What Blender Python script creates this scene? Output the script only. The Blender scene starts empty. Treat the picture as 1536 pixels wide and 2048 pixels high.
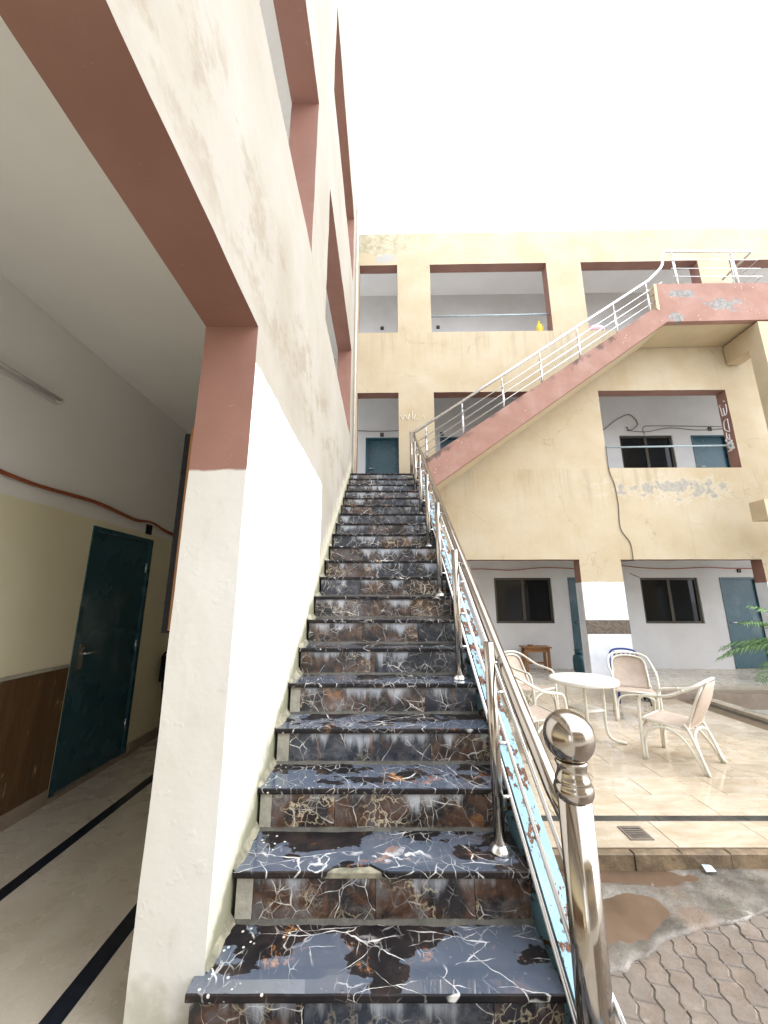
import bpy, bmesh, math, random
from mathutils import Vector, Matrix, noise as mnoise
R = math.radians
rnd = random.Random(7)
scene = bpy.context.scene
COL = scene.collection

# ------------------------------------------------------------------ camera
cam_data = bpy.data.cameras.new("camera")
cam_data.sensor_fit = 'HORIZONTAL'
cam_data.sensor_width = 36.0
cam_data.lens = 36.0 * 769.0 / 1536.0
cam_data.clip_start = 0.05
cam_data.clip_end = 2000.0
cam = bpy.data.objects.new("camera", cam_data)
cam.location = (0, 0, 1.8)
cam.rotation_euler = (R(90 + 12.78), 0, 0)
COL.objects.link(cam)
scene.camera = cam

# ------------------------------------------------------------------ world, sun, exposure
SUN_EL, SUN_AZ = 36.0, 100.0           # azimuth clockwise from +Y
world = bpy.data.worlds.new("World")
scene.world = world
world.use_nodes = True
wn = world.node_tree
wn.nodes.clear()
sky = wn.nodes.new("ShaderNodeTexSky")
sky.sky_type = 'NISHITA'
sky.sun_disc = False
sky.sun_elevation = R(SUN_EL)
sky.sun_rotation = R(SUN_AZ)
sky.air_density = 1.0
sky.dust_density = 4.0
sky.ozone_density = 1.0
wmix = wn.nodes.new("ShaderNodeMix"); wmix.data_type = 'RGBA'
wmix.inputs[0].default_value = 0.82                     # cloud cover whitens the sky
wmix.inputs[7].default_value = (10.4, 11.2, 12.4, 1)
wbg = wn.nodes.new("ShaderNodeBackground"); wbg.inputs[1].default_value = 0.12
wout = wn.nodes.new("ShaderNodeOutputWorld")
wn.links.new(sky.outputs[0], wmix.inputs[6])
wn.links.new(wmix.outputs[2], wbg.inputs[0])
wn.links.new(wbg.outputs[0], wout.inputs[0])

sd = bpy.data.lights.new("sun", 'SUN')
sd.energy = 1.1
sd.angle = R(65)
sd.color = (1.0, 0.975, 0.94)
so = bpy.data.objects.new("sun", sd)
sdir = Vector((math.sin(R(SUN_AZ)) * math.cos(R(SUN_EL)), math.cos(R(SUN_AZ)) * math.cos(R(SUN_EL)), math.sin(R(SUN_EL))))
so.rotation_euler = sdir.to_track_quat('Z', 'Y').to_euler()
so.location = (6, -4, 14)
COL.objects.link(so)

vs = scene.view_settings
vs.view_transform = 'Standard'
vs.look = 'None'
vs.gamma = 1.0
vs.use_curve_mapping = False
vs.exposure = 1.58
scene.render.engine = 'CYCLES'
cy = scene.cycles
cy.max_bounces = 10
cy.diffuse_bounces = 6
cy.glossy_bounces = 5
cy.transmission_bounces = 4
cy.caustics_reflective = False
cy.caustics_refractive = False
cy.sample_clamp_indirect = 6.0
try:
    cy.use_denoising = True
    cy.denoiser = 'OPENIMAGEDENOISE'
    cy.denoising_input_passes = 'RGB_ALBEDO_NORMAL'
except Exception:
    pass

# ------------------------------------------------------------------ material helper
class G:
    def __init__(s, name):
        s.m = bpy.data.materials.new(name)
        s.m.use_nodes = True
        s.t = s.m.node_tree
        s.t.nodes.clear()
        s.geo = s.t.nodes.new("ShaderNodeNewGeometry")
        s.pos = s.geo.outputs['Position']
        s.nrm = s.geo.outputs['Normal']
        s._tc = None
        s._oi = None
    @property
    def tc(s):
        if not s._tc: s._tc = s.t.nodes.new("ShaderNodeTexCoord")
        return s._tc
    @property
    def rand(s):
        if not s._oi: s._oi = s.t.nodes.new("ShaderNodeObjectInfo")
        return s._oi.outputs['Random']
    def put(s, sock, v):
        if isinstance(v, bpy.types.NodeSocket): s.t.links.new(v, sock)
        elif isinstance(v, (tuple, list)) and len(v) == 3 and sock.type == 'RGBA': sock.default_value = (*v, 1)
        else: sock.default_value = v
    def math(s, op, a, b=0.5, c=0.5, clamp=False):
        n = s.t.nodes.new("ShaderNodeMath"); n.operation = op; n.use_clamp = clamp
        s.put(n.inputs[0], a); s.put(n.inputs[1], b); s.put(n.inputs[2], c)
        return n.outputs[0]
    def vm(s, op, a, b=(0, 0, 0)):
        n = s.t.nodes.new("ShaderNodeVectorMath"); n.operation = op
        s.put(n.inputs[0], a)
        if op == 'SCALE': s.put(n.inputs['Scale'], b); return n.outputs[0]
        s.put(n.inputs[1], b)
        return n.outputs['Value'] if op in ('LENGTH', 'DISTANCE', 'DOT_PRODUCT') else n.outputs[0]
    def mp(s, v, scale=(1, 1, 1), loc=(0, 0, 0), rot=(0, 0, 0)):
        n = s.t.nodes.new("ShaderNodeMapping")
        s.put(n.inputs[0], v); n.inputs[1].default_value = loc; n.inputs[2].default_value = rot; n.inputs[3].default_value = scale
        return n.outputs[0]
    def xyz(s, v):
        n = s.t.nodes.new("ShaderNodeSeparateXYZ"); s.put(n.inputs[0], v); return n.outputs
    def comb(s, x, y, z):
        n = s.t.nodes.new("ShaderNodeCombineXYZ")
        s.put(n.inputs[0], x); s.put(n.inputs[1], y); s.put(n.inputs[2], z); return n.outputs[0]
    def noise(s, v, scale=5, detail=4, rough=0.55, dist=0.0, col=False):
        n = s.t.nodes.new("ShaderNodeTexNoise")
        s.put(n.inputs['Vector'], v); n.inputs['Scale'].default_value = scale
        n.inputs['Detail'].default_value = detail; n.inputs['Roughness'].default_value = rough
        n.inputs['Distortion'].default_value = dist
        return n.outputs[1] if col else n.outputs[0]
    def vor(s, v, scale=5, feat='F1', out='Distance', rand=1.0):
        n = s.t.nodes.new("ShaderNodeTexVoronoi"); n.feature = feat
        s.put(n.inputs['Vector'], v); n.inputs['Scale'].default_value = scale
        n.inputs['Randomness'].default_value = rand
        return n.outputs[out]
    def mr(s, v, a, b, c=0.0, d=1.0, smooth=True):
        n = s.t.nodes.new("ShaderNodeMapRange"); n.interpolation_type = 'SMOOTHSTEP' if smooth else 'LINEAR'
        s.put(n.inputs[0], v)
        for i, q in enumerate((a, b, c, d)): s.put(n.inputs[i + 1], q)
        return n.outputs[0]
    def ramp(s, v, stops):
        n = s.t.nodes.new("ShaderNodeValToRGB"); s.put(n.inputs[0], v)
        e = n.color_ramp.elements
        while len(e) < len(stops): e.new(0.5)
        for q, (p, c) in zip(e, stops): q.position = p; q.color = (*c, 1)
        return n.outputs[0]
    def mix(s, f, a, b, mode='MIX'):
        n = s.t.nodes.new("ShaderNodeMix"); n.data_type = 'RGBA'; n.blend_type = mode
        s.put(n.inputs[0], f); s.put(n.inputs[6], a); s.put(n.inputs[7], b)
        return n.outputs[2]
    def mul(s, *a):
        r = a[0]
        for b in a[1:]: r = s.math('MULTIPLY', r, b)
        return r
    def bump(s, h, strength=0.3, dist=0.01, n0=None):
        n = s.t.nodes.new("ShaderNodeBump"); n.inputs['Strength'].default_value = strength
        n.inputs['Distance'].default_value = dist; s.put(n.inputs['Height'], h)
        if n0 is not None: s.put(n.inputs['Normal'], n0)
        return n.outputs[0]
    def out(s, col, rough=0.7, metal=0.0, normal=None, spec=None, ior=None, coat=None, coatr=0.03, sss=None, trans=None):
        p = s.t.nodes.new("ShaderNodeBsdfPrincipled"); o = s.t.nodes.new("ShaderNodeOutputMaterial")
        s.put(p.inputs['Base Color'], col); s.put(p.inputs['Roughness'], rough); s.put(p.inputs['Metallic'], metal)
        if normal is not None: s.put(p.inputs['Normal'], normal)
        if spec is not None: s.put(p.inputs['Specular IOR Level'], spec)
        if ior is not None: s.put(p.inputs['IOR'], ior)
        if coat is not None: s.put(p.inputs['Coat Weight'], coat); p.inputs['Coat Roughness'].default_value = coatr
        if trans is not None: s.put(p.inputs['Transmission Weight'], trans)
        s.t.links.new(p.outputs[0], o.inputs[0])
        return s.m
    def blob(s, c, size, scale=3.0, thr=0.5, soft=0.03, detail=5, amp=0.9):
        """ragged patch round a centre: noise cut by an ellipsoid"""
        d = s.vm('LENGTH', s.vm('DIVIDE', s.vm('SUBTRACT', s.pos, c), size))
        n = s.noise(s.pos, scale, detail, 0.62)
        v = s.math('SUBTRACT', s.math('ADD', s.math('MULTIPLY', n, amp), s.math('MULTIPLY', s.math('SUBTRACT', 1.0, d), 0.35)), 0.0)
        return s.mr(v, thr, thr + soft)

def plain(name, c, rough=0.6, var=0.08, scale=6, bump=0.0, bscale=40, metal=0.0, spec=None):
    g = G(name)
    n = g.noise(g.pos, scale, 5, 0.6)
    col = g.mix(g.mr(n, 0.3, 0.7), tuple(x * (1 - var) for x in c), tuple(min(1, x * (1 + var)) for x in c))
    nm = g.bump(g.noise(g.pos, bscale, 4), bump, 0.01) if bump else None
    return g.out(col, rough, metal, nm, spec)

def m_marble(name, riser=False):
    g = G(name)
    off = g.vm('SCALE', g.comb(1.7, 2.9, 4.3), g.math('MULTIPLY', g.rand, 23.0))
    p0 = g.vm('ADD', g.pos, off)
    warp = g.vm('SUBTRACT', g.noise(p0, 3.2, 3, 0.6, col=True), (0.5, 0.5, 0.5))
    p = g.vm('ADD', p0, g.vm('SCALE', warp, 0.22))
    warp2 = g.vm('SUBTRACT', g.noise(p0, 14, 3, 0.6, col=True), (0.5, 0.5, 0.5))
    pj = g.vm('ADD', g.vm('ADD', p0, g.vm('SCALE', warp, 0.10)), g.vm('SCALE', warp2, 0.016))
    b = g.noise(p, 5.5, 7, 0.68)
    if riser:
        c1 = g.ramp(b, [(0.30, (.008, .008, .011)), (0.46, (.024, .019, .018)), (0.55, (.085, .044, .026)), (0.65, (.11, .10, .10)), (0.78, (.24, .19, .14))])
        c2 = g.ramp(b, [(0.30, (.008, .010, .015)), (0.50, (.026, .030, .040)), (0.62, (.075, .082, .095)), (0.78, (.18, .19, .21))])
        zz = g.xyz(g.pos)[2]
        cold = g.mr(g.math('ADD', g.math('MULTIPLY', zz, 0.16), g.rand), 0.62, 1.0)
        col = g.mix(cold, c1, c2)
    else:
        col = g.ramp(b, [(0.30, (.006, .006, .008)), (0.50, (.015, .013, .014)), (0.64, (.034, .024, .021)), (0.78, (.06, .055, .058))])
    # rusty golden patches
    rn = g.noise(g.vm('ADD', p, (3.1, 7.7, 1.3)), 6.0 if not riser else 4.2, 6, 0.7)
    rm = g.mr(rn, 0.60, 0.67)
    if riser: rm = g.mul(rm, g.math('SUBTRACT', 1.0, g.math('MULTIPLY', cold, 0.8)))
    col = g.mix(g.mul(rm, 0.85), col, g.ramp(g.noise(pj, 18, 3), [(0.3, (.12, .035, .012)), (0.6, (.34, .14, .035)), (0.8, (.45, .26, .12))]))
    # veins: long thin ridges of stretched noise, turned a different way in every slab
    def vein(scale, wid, thr, st, o, ang):
        rt = g.comb(0.0, 0.0, g.math('ADD', g.math('MULTIPLY', g.rand, 7.0), ang)) if not riser else g.comb(0.0, g.math('ADD', g.math('MULTIPLY', g.rand, 7.0), ang), 0.0)
        mnode = g.t.nodes.new("ShaderNodeMapping"); g.put(mnode.inputs[0], pj); g.put(mnode.inputs[2], rt)
        q = g.mp(mnode.outputs[0], scale=st, loc=o)
        a = g.vor(q, scale, 'DISTANCE_TO_EDGE')
        keep = g.mr(g.noise(g.vm('ADD', p0, o), 4.5, 3), thr, thr + 0.10)
        w = g.math('MULTIPLY', g.mr(g.noise(p0, 16, 3), 0.35, 0.75, 0.25, 1.9), wid)
        return g.math('MULTIPLY', g.mr(a, 0.0, w, 1.0, 0.0), keep)
    v1 = vein(3.4, 0.011, 0.44, (1.9, 0.50, 1.0), (1.2, 5.0, 2.0), 0.3)
    v2 = vein(5.5, 0.015, 0.49, (1.6, 0.55, 1.0), (8.2, 1.0, 4.0), 1.0)
    v3 = vein(15.0, 0.040, 0.50, (1.3, 0.7, 1.2), (3.2, 9.0, 6.0), 2.0)
    v = g.math('MAXIMUM', g.math('MAXIMUM', v1, v2), g.math('MULTIPLY', v3, 0.55))
    vc = g.ramp(g.noise(p0, 5, 2), [(0.35, (.62, .60, .56)), (0.6, (.74, .72, .68)), (0.75, (.60, .42, .24))])
    col = g.mix(v, col, vc)
    if riser:
        e = g.vor(g.vm('ADD', p, g.vm('SCALE', warp2, 0.10)), 13.0, 'DISTANCE_TO_EDGE')
        em = g.mul(g.mr(e, 0.0, 0.055, 1.0, 0.0), g.mr(g.noise(p0, 3.0, 3), 0.47, 0.60), g.math('SUBTRACT', 1.0, g.math('MULTIPLY', cold, 0.7)))
        col = g.mix(g.mul(em, 0.75), col, (.60, .50, .34))
        # lime runs drying down from under the nosing
        gz = g.xyz(g.tc.outputs['Generated'])[2]
        w3 = g.noise(g.mp(g.pos, scale=(15, 1, 2.2)), 1.0, 4, 0.6)
        w4 = g.noise(g.mp(g.pos, scale=(5, 1, 1.0), loc=(2, 0, 5)), 1.0, 2, 0.5)
        run = g.mr(g.math('ADD', g.math('ADD', g.math('MULTIPLY', w3, 0.75), g.math('MULTIPLY', w4, 1.0)), g.math('MULTIPLY', g.math('SUBTRACT', gz, 0.62), 0.42)), 0.92, 1.14)
        run = g.mul(run, g.mr(gz, 0.9, 0.99, 1.0, 0.35))
        col = g.mix(g.mul(run, 0.80), col, g.ramp(g.noise(g.pos, 9, 3), [(0.3, (.33, .36, .42)), (0.7, (.56, .58, .60))]))
        rs = g.mr(g.noise(g.mp(g.pos, scale=(15, 1, 1.8), loc=(7, 0, 1)), 1.0, 4, 0.6), 0.60, 0.76)
        col = g.mix(g.mul(rs, 0.55), col, (.22, .095, .035))
        bloom = g.mr(g.noise(g.mp(g.pos, scale=(3.2, 1, 5.5), loc=(4, 0, 9)), 2.0, 6, 0.68), 0.52, 0.72)
        col = g.mix(g.mul(bloom, 0.22), col, (.40, .38, .36))
        foot = g.mr(g.math('ADD', gz, g.math('MULTIPLY', g.noise(g.pos, 14, 3), 0.16)), 0.08, 0.20, 1.0, 0.0)
        col = g.mix(g.mul(foot, 0.75), col, (.16, .15, .125))
        rough = g.mr(g.noise(g.pos, 12, 4), 0.3, 0.7, 0.16, 0.42)
        nm = g.bump(g.noise(g.pos, 60, 3), 0.08, 0.004)
        return g.out(col, rough, normal=nm, spec=0.5)
    # specks of wall paint near the plastered side
    dv = g.vor(g.pos, 34.0)
    px = g.xyz(g.pos)[0]
    spk = g.mul(g.mr(dv, 0.16, 0.20, 1.0, 0.0), g.mr(g.noise(g.pos, 7.0, 2), 0.50, 0.56), g.mr(px, -0.50, -0.10, 1.0, 0.12))
    col = g.mix(spk, col, (.66, .64, .56))
    # standing water, with a bluish sky reflection painted into its colour
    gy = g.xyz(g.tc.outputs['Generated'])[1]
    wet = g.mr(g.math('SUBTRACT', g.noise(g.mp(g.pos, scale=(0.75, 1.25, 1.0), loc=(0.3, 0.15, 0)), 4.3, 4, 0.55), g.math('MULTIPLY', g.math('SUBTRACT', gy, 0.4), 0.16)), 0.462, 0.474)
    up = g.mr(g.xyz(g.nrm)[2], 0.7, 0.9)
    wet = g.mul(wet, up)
    sky_tinted = g.mix(g.mul(wet, 0.18), col, (.40, .51, .70))
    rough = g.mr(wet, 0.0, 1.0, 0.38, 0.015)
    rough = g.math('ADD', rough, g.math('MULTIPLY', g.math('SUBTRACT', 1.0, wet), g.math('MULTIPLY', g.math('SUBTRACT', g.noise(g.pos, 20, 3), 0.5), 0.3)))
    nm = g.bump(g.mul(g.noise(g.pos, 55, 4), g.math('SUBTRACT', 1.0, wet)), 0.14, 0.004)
    return g.out(sky_tinted, rough, normal=nm, spec=g.mr(wet, 0, 1, 0.18, 0.9), ior=1.5, coat=g.mul(wet, 1.0), coatr=0.01)

def m_plaster(name, base, dark, light, rough=0.85, streak=0.35, bump=0.35):
    g = G(name)
    return g, _plaster(g, base, dark, light, streak), rough, bump
def _plaster(g, base, dark, light, streak):
    n = g.noise(g.pos, 1.3, 6, 0.6)
    col = g.ramp(n, [(0.30, dark), (0.5, base), (0.72, light)])
    fine = g.noise(g.pos, 26, 4, 0.6)
    col = g.mix(g.mr(fine, 0.35, 0.75, 0.0, 0.16), col, dark)
    st = g.noise(g.mp(g.pos, scale=(7, 7, 0.45)), 1.0, 5, 0.62)
    col = g.mix(g.mul(g.mr(st, 0.54, 0.74), streak), col, tuple(x * 0.72 for x in dark))
    return col
def pbump(g, strength=0.3, extra=None):
    h = g.math('ADD', g.math('MULTIPLY', g.noise(g.pos, 9, 4, 0.6), 1.0), g.math('MULTIPLY', g.noise(g.pos, 55, 4, 0.6), 0.35))
    if extra is not None: h = g.math('ADD', h, extra)
    return g.bump(h, strength, 0.012)

def m_left_wall():
    g = G("plaster_beige_left")
    col = _plaster(g, (.315, .29, .245), (.28, .25, .20), (.345, .32, .28), 0.07)
    x, y, z = g.xyz(g.pos)
    # damp, peeling band above the ground floor lintel
    bn = g.noise(g.mp(g.pos, scale=(3, 1.9, 2.6)), 1.5, 8, 0.72)
    bm = g.mul(g.mr(z, 3.06, 3.32), g.mr(z, 3.75, 4.05, 1.0, 0.0))
    bm2 = g.mul(bm, g.mr(bn, 0.48, 0.60))
    col = g.mix(g.mul(bm2, 0.5), col, g.ramp(g.noise(g.pos, 16, 5, 0.7), [(0.3, (.15, .11, .07)), (0.55, (.23, .185, .125)), (0.75, (.34, .30, .24))]))
    chip = g.mul(g.mr(g.noise(g.mp(g.pos, scale=(5, 4, 1.4)), 3.0, 6, 0.66), 0.655, 0.672), g.mr(z, 3.0, 3.1), g.mr(z, 4.2, 5.4, 1.0, 0.1))
    col = g.mix(g.mul(chip, 0.8), col, (.33, .30, .26))
    # white repaint beside the stairs
    wob = g.math('MULTIPLY', g.math('SUBTRACT', g.noise(g.pos, 6, 4), 0.5), 0.05)
    wm = g.mul(g.mr(g.math('ADD', z, wob), 2.915, 2.925, 1.0, 0.0), g.mr(g.math('ADD', y, wob), 3.70, 3.71, 1.0, 0.0))
    wcol = g.ramp(g.noise(g.pos, 3.5, 5, 0.6), [(0.3, (.62, .615, .60)), (0.5, (.72, .72, .71)), (0.7, (.78, .78, .77))])
    col = g.mix(wm, col, wcol)
    # dirt and moss along the stair line
    line = g.math('ADD', g.math('MULTIPLY', g.math('SUBTRACT', y, 1.586), 0.6877), 0.535)
    hgt = g.math('SUBTRACT', z, line)
    dn = g.noise(g.pos, 8, 5, 0.65)
    dm = g.mr(g.math('SUBTRACT', hgt, g.math('MULTIPLY', dn, 0.55)), -0.20, 0.06, 1.0, 0.0)
    col = g.mix(g.mul(dm, 0.75), col, (.56, .52, .40))
    mm = g.mr(g.math('SUBTRACT', hgt, g.math('MULTIPLY', dn, 0.22)), -0.16, -0.04, 1.0, 0.0)
    col = g.mix(g.mul(mm, 0.8), col, (.13, .135, .07))
    nm = pbump(g, 0.25, g.math('MULTIPLY', chip, -1.2))
    return g.out(col, 0.85, normal=nm, spec=0.25)

def m_pillar_reveal():
    """brown jambs; the ground floor jamb is repainted white below"""
    g = G("paint_brown_and_white_jamb")
    x, y, z = g.xyz(g.pos)
    wob = g.math('MULTIPLY', g.math('SUBTRACT', g.noise(g.pos, 9, 3), 0.5), 0.045)
    br = g.ramp(g.noise(g.pos, 2.2, 5), [(0.3, (.25, .128, .098)), (0.7, (.305, .162, .126))])
    wh = _plaster(g, (.62, .605, .56), (.58, .56, .505), (.66, .645, .605), 0.06)
    ch = g.mr(g.noise(g.pos, 18, 5, 0.7), 0.66, 0.69)
    br = g.mix(g.mul(ch, 0.25), br, (.5, .40, .34))
    hg = g.mr(g.noise(g.mp(g.pos, scale=(3, 3, 1.4)), 2.2, 6, 0.65), 0.52, 0.74)
    wh = g.mix(g.mul(hg, 0.30), wh, (.40, .37, .30))
    lo = g.mr(g.math('ADD', z, wob), 2.362, 2.378, 1.0, 0.0)
    col = g.mix(lo, br, wh)
    bmp = g.math('MULTIPLY', g.mr(g.noise(g.pos, 13, 4, 0.55), 0.60, 0.70), g.math('MULTIPLY', lo, 0.5))
    foot = g.mr(g.math('SUBTRACT', z, g.math('MULTIPLY', g.noise(g.pos, 9, 4), 0.3)), 0.26, 0.36, 1.0, 0.0)
    col = g.mix(g.mul(foot, 0.55), col, (.30, .30, .20))
    return g.out(col, 0.6, normal=pbump(g, 0.13, bmp), spec=0.35)

def m_back_wall():
    g = G("plaster_cream_back")
    col = _plaster(g, (.505, .415, .285), (.465, .365, .23), (.54, .465, .345), 0.16)
    x, y, z = g.xyz(g.pos)
    # white lower columns of the ground floor
    wob = g.math('MULTIPLY', g.math('SUBTRACT', g.noise(g.pos, 5, 3), 0.5), 0.05)
    col = g.mix(g.mr(g.math('ADD', z, wob), 2.125, 2.135, 1.0, 0.0), col, g.ramp(g.noise(g.pos, 4, 4), [(0.3, (.78, .79, .80)), (0.7, (.84, .845, .85))]))
    # blistered patch under the first floor opening
    pk = g.blob((5.95, 7.64, 4.02), (2.0, 1.0, 0.36), 4.2, 0.655, 0.025, 5, 0.9)
    pe = g.blob((5.95, 7.64, 4.02), (2.2, 1.0, 0.42), 4.2, 0.60, 0.02, 4, 0.9)
    col = g.mix(g.mul(pe, 0.3), col, (.58, .54, .44))
    col = g.mix(g.mul(pk, 0.9), col, g.ramp(g.noise(g.pos, 14, 4), [(0.35, (.29, .275, .26)), (0.7, (.44, .39, .31))]))
    # weather stains on the parapet
    tn = g.noise(g.mp(g.pos, scale=(1.2, 1.2, 2.2)), 1.6, 7, 0.68)
    tm = g.mul(g.mr(z, 9.75, 10.5), g.mr(tn, 0.40, 0.62))
    col = g.mix(g.mul(tm, 0.30), col, (.50, .47, .35))
    mo = g.blob((-0.35, 7.7, 10.35), (1.5, 1.0, 0.55), 4.5, 0.56, 0.05, 7, 0.95)
    col = g.mix(g.mul(mo, 0.6), col, g.ramp(g.noise(g.pos, 9, 6, 0.7), [(0.35, (.20, .19, .12)), (0.55, (.42, .38, .27)), (0.7, (.66, .60, .46))]))
    gp = g.blob((0.05, 7.7, 9.86), (0.45, 1.0, 0.22), 7.0, 0.60, 0.02, 5, 0.9)
    col = g.mix(g.mul(gp, 0.8), col, (.40, .40, .40))
    # rain runs below the sills and hairline cracks
    dr = g.noise(g.mp(g.pos, scale=(6.5, 1, 0.35)), 1.0, 5, 0.65)
    below = g.math('MAXIMUM', g.mul(g.mr(z, 3.3, 4.4), g.mr(z, 4.46, 4.48, 1.0, 0.0)), g.mul(g.mr(z, 6.7, 7.7), g.mr(z, 7.78, 7.80, 1.0, 0.0)))
    col = g.mix(g.mul(g.mr(dr, 0.50, 0.68), below, 0.38), col, (.30, .255, .18))
    ck = g.vor(g.vm('ADD', g.pos, g.vm('SCALE', g.noise(g.pos, 2.5, 4, 0.6, col=True), 0.5)), 0.75, 'DISTANCE_TO_EDGE')
    ckm = g.mul(g.mr(ck, 0.0, 0.006, 1.0, 0.0), g.mr(g.noise(g.pos, 0.9, 3), 0.47, 0.56))
    col = g.mix(g.mul(ckm, 0.45), col, (.22, .18, .13))
    # small chips
    ch = g.mr(g.noise(g.pos, 5.5, 6, 0.7), 0.715, 0.73)
    col = g.mix(g.mul(ch, 0.5), col, (.50, .44, .36))
    return g.out(col, 0.85, normal=pbump(g, 0.22, g.math('MULTIPLY', pk, -1.0)), spec=0.25)

def m_fascia():
    g = G("paint_pink_brown_fascia")
    col = g.ramp(g.noise(g.pos, 2.4, 6, 0.62), [(0.3, (.28, .155, .118)), (0.5, (.32, .178, .138)), (0.72, (.37, .23, .185))])
    x, y, z = g.xyz(g.pos)
    pk = g.blob((6.95, 6.7, 7.72), (0.85, 1.0, 0.26), 4.0, 0.59, 0.10, 8, 0.9)
    pk2 = g.blob((6.15, 6.7, 7.95), (0.35, 1.0, 0.14), 6.0, 0.56, 0.03, 6, 0.9)
    pk3 = g.blob((5.95, 6.7, 7.40), (0.22, 1.0, 0.14), 8.0, 0.50, 0.02, 4, 0.8)
    pm = g.math('MAXIMUM', g.math('MAXIMUM', pk, pk2), pk3)
    col = g.mix(g.mul(pm, 0.85), col, g.ramp(g.noise(g.pos, 22, 5, 0.7), [(0.35, (.14, .145, .14)), (0.55, (.27, .275, .26)), (0.75, (.38, .37, .34))]))
    # black algae along the top edge of the flight
    top = g.math('ADD', g.math('MULTIPLY', g.math('SUBTRACT', x, 1.51), 0.69), 4.80)
    dz = g.math('SUBTRACT', top, z)
    al = g.mul(g.mr(g.math('SUBTRACT', dz, g.math('MULTIPLY', g.noise(g.mp(g.pos, scale=(14, 1, 3)), 1.0, 4), 0.32)), -0.14, -0.06, 1.0, 0.0), g.mr(g.noise(g.pos, 1.6, 2), 0.48, 0.6), g.mr(z, 7.2, 7.4, 1.0, 0.0))
    col = g.mix(g.mul(al, 0.8), col, (.07, .055, .045))
    sp = g.mul(g.mr(g.vor(g.pos, 18), 0.12, 0.17, 1.0, 0.0), g.mr(g.noise(g.pos, 2.6, 2), 0.60, 0.66))
    col = g.mix(sp, col, (.72, .62, .52))
    return g.out(col, 0.8, normal=pbump(g, 0.25, g.math('MULTIPLY', pm, -0.8)), spec=0.25)

def m_tile():
    g = G("tile_beige_travertine")
    off = g.vm('SCALE', g.comb(3.7, 5.9, 1.3), g.math('MULTIPLY', g.rand, 11.0))
    p = g.vm('ADD', g.pos, off)
    n = g.noise(g.mp(p, scale=(2.0, 6.5, 1)), 1.6, 6, 0.66, 0.6)
    col = g.ramp(n, [(0.28, (.40, .31, .21)), (0.46, (.48, .395, .285)), (0.60, (.53, .455, .35)), (0.78, (.59, .53, .44))])
    tint = g.mr(g.rand, 0, 1, 0.84, 1.06, smooth=False)
    n2 = g.t.nodes.new("ShaderNodeMix"); n2.data_type = 'RGBA'; n2.blend_type = 'MULTIPLY'; n2.inputs[0].default_value = 1.0
    g.put(n2.inputs[6], col); g.put(n2.inputs[7], g.comb(tint, tint, tint))
    dirt = g.mr(g.noise(g.pos, 1.1, 5, 0.6), 0.52, 0.72)
    col = g.mix(g.mul(dirt, 0.35), n2.outputs[2], (.34, .27, .18))
    wet = g.mr(g.noise(g.pos, 1.7, 5, 0.6), 0.42, 0.52)
    rough = g.mr(wet, 0, 1, 0.42, 0.10)
    return g.out(col, rough, normal=g.bump(g.noise(g.pos, 30, 3), 0.05, 0.004), spec=0.55)

def m_paver(name="paver_wet_concrete"):
    g = G(name)
    tint = g.rand
    col = g.ramp(g.noise(g.pos, 7, 6, 0.65), [(0.3, (.125, .094, .072)), (0.55, (.20, .158, .125)), (0.75, (.27, .228, .188))])
    col = g.mix(g.math('MULTIPLY', tint, 0.5), col, (.20, .175, .15))
    pale = g.mr(g.noise(g.pos, 3.6, 6, 0.7), 0.58, 0.68)
    col = g.mix(g.mul(pale, 0.45), col, (.42, .38, .33))
    fine = g.noise(g.pos, 70, 4, 0.7)
    col = g.mix(g.mr(fine, 0.4, 0.8, 0, 0.35), col, (.10, .07, .05))
    wet = g.mr(g.noise(g.pos, 4.0, 4), 0.42, 0.6)
    rough = g.mr(wet, 0, 1, 0.62, 0.25)
    return g.out(col, rough, normal=g.bump(g.math('ADD', fine, g.noise(g.pos, 18, 4)), 0.3, 0.006), spec=0.5)

def m_concrete():
    g = G("concrete_rough_wet")
    col = g.ramp(g.noise(g.pos, 4.5, 7, 0.68), [(0.3, (.07, .06, .048)), (0.5, (.14, .122, .10)), (0.7, (.24, .215, .18)), (0.85, (.42, .39, .34))])
    gm = g.mr(g.noise(g.pos, 3.0, 4), 0.58, 0.70)
    col = g.mix(g.mul(gm, 0.6), col, (.085, .11, .06))
    br = g.mr(g.noise(g.vm('ADD', g.pos, (5, 3, 1)), 2.0, 5), 0.50, 0.66)
    col = g.mix(g.mul(br, 0.55), col, (.23, .14, .085))
    h = g.math('ADD', g.noise(g.pos, 14, 6, 0.7), g.math('MULTIPLY', g.noise(g.pos, 60, 4), 0.4))
    return g.out(col, g.mr(g.noise(g.pos, 5, 4), 0.35, 0.6, 0.22, 0.6), normal=g.bump(h, 0.7, 0.012), spec=0.5)

def m_puddle():
    g = G("water_muddy")
    col = g.ramp(g.noise(g.pos, 3.0, 4), [(0.25, (.085, .055, .036)), (0.5, (.13, .085, .056)), (0.75, (.17, .12, .085))])
    return g.out(col, 0.02, normal=g.bump(g.noise(g.pos, 8, 2), 0.02, 0.004), spec=0.5, ior=1.33)

def m_steel(name, c=(.38, .335, .285), r0=0.08, r1=0.18):
    g = G(name)
    n = g.noise(g.pos, 9, 4)
    sc = g.noise(g.mp(g.pos, scale=(60, 60, 4)), 1.0, 3)
    rough = g.math('ADD', g.mr(n, 0.3, 0.7, r0, r1), g.math('MULTIPLY', g.math('SUBTRACT', sc, 0.5), 0.06))
    col = g.mix(g.mr(g.noise(g.pos, 20, 5, 0.7), 0.55, 0.8, 0, 0.35), c, tuple(x * 0.6 for x in c))
    return g.out(col, rough, 1.0)

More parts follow.
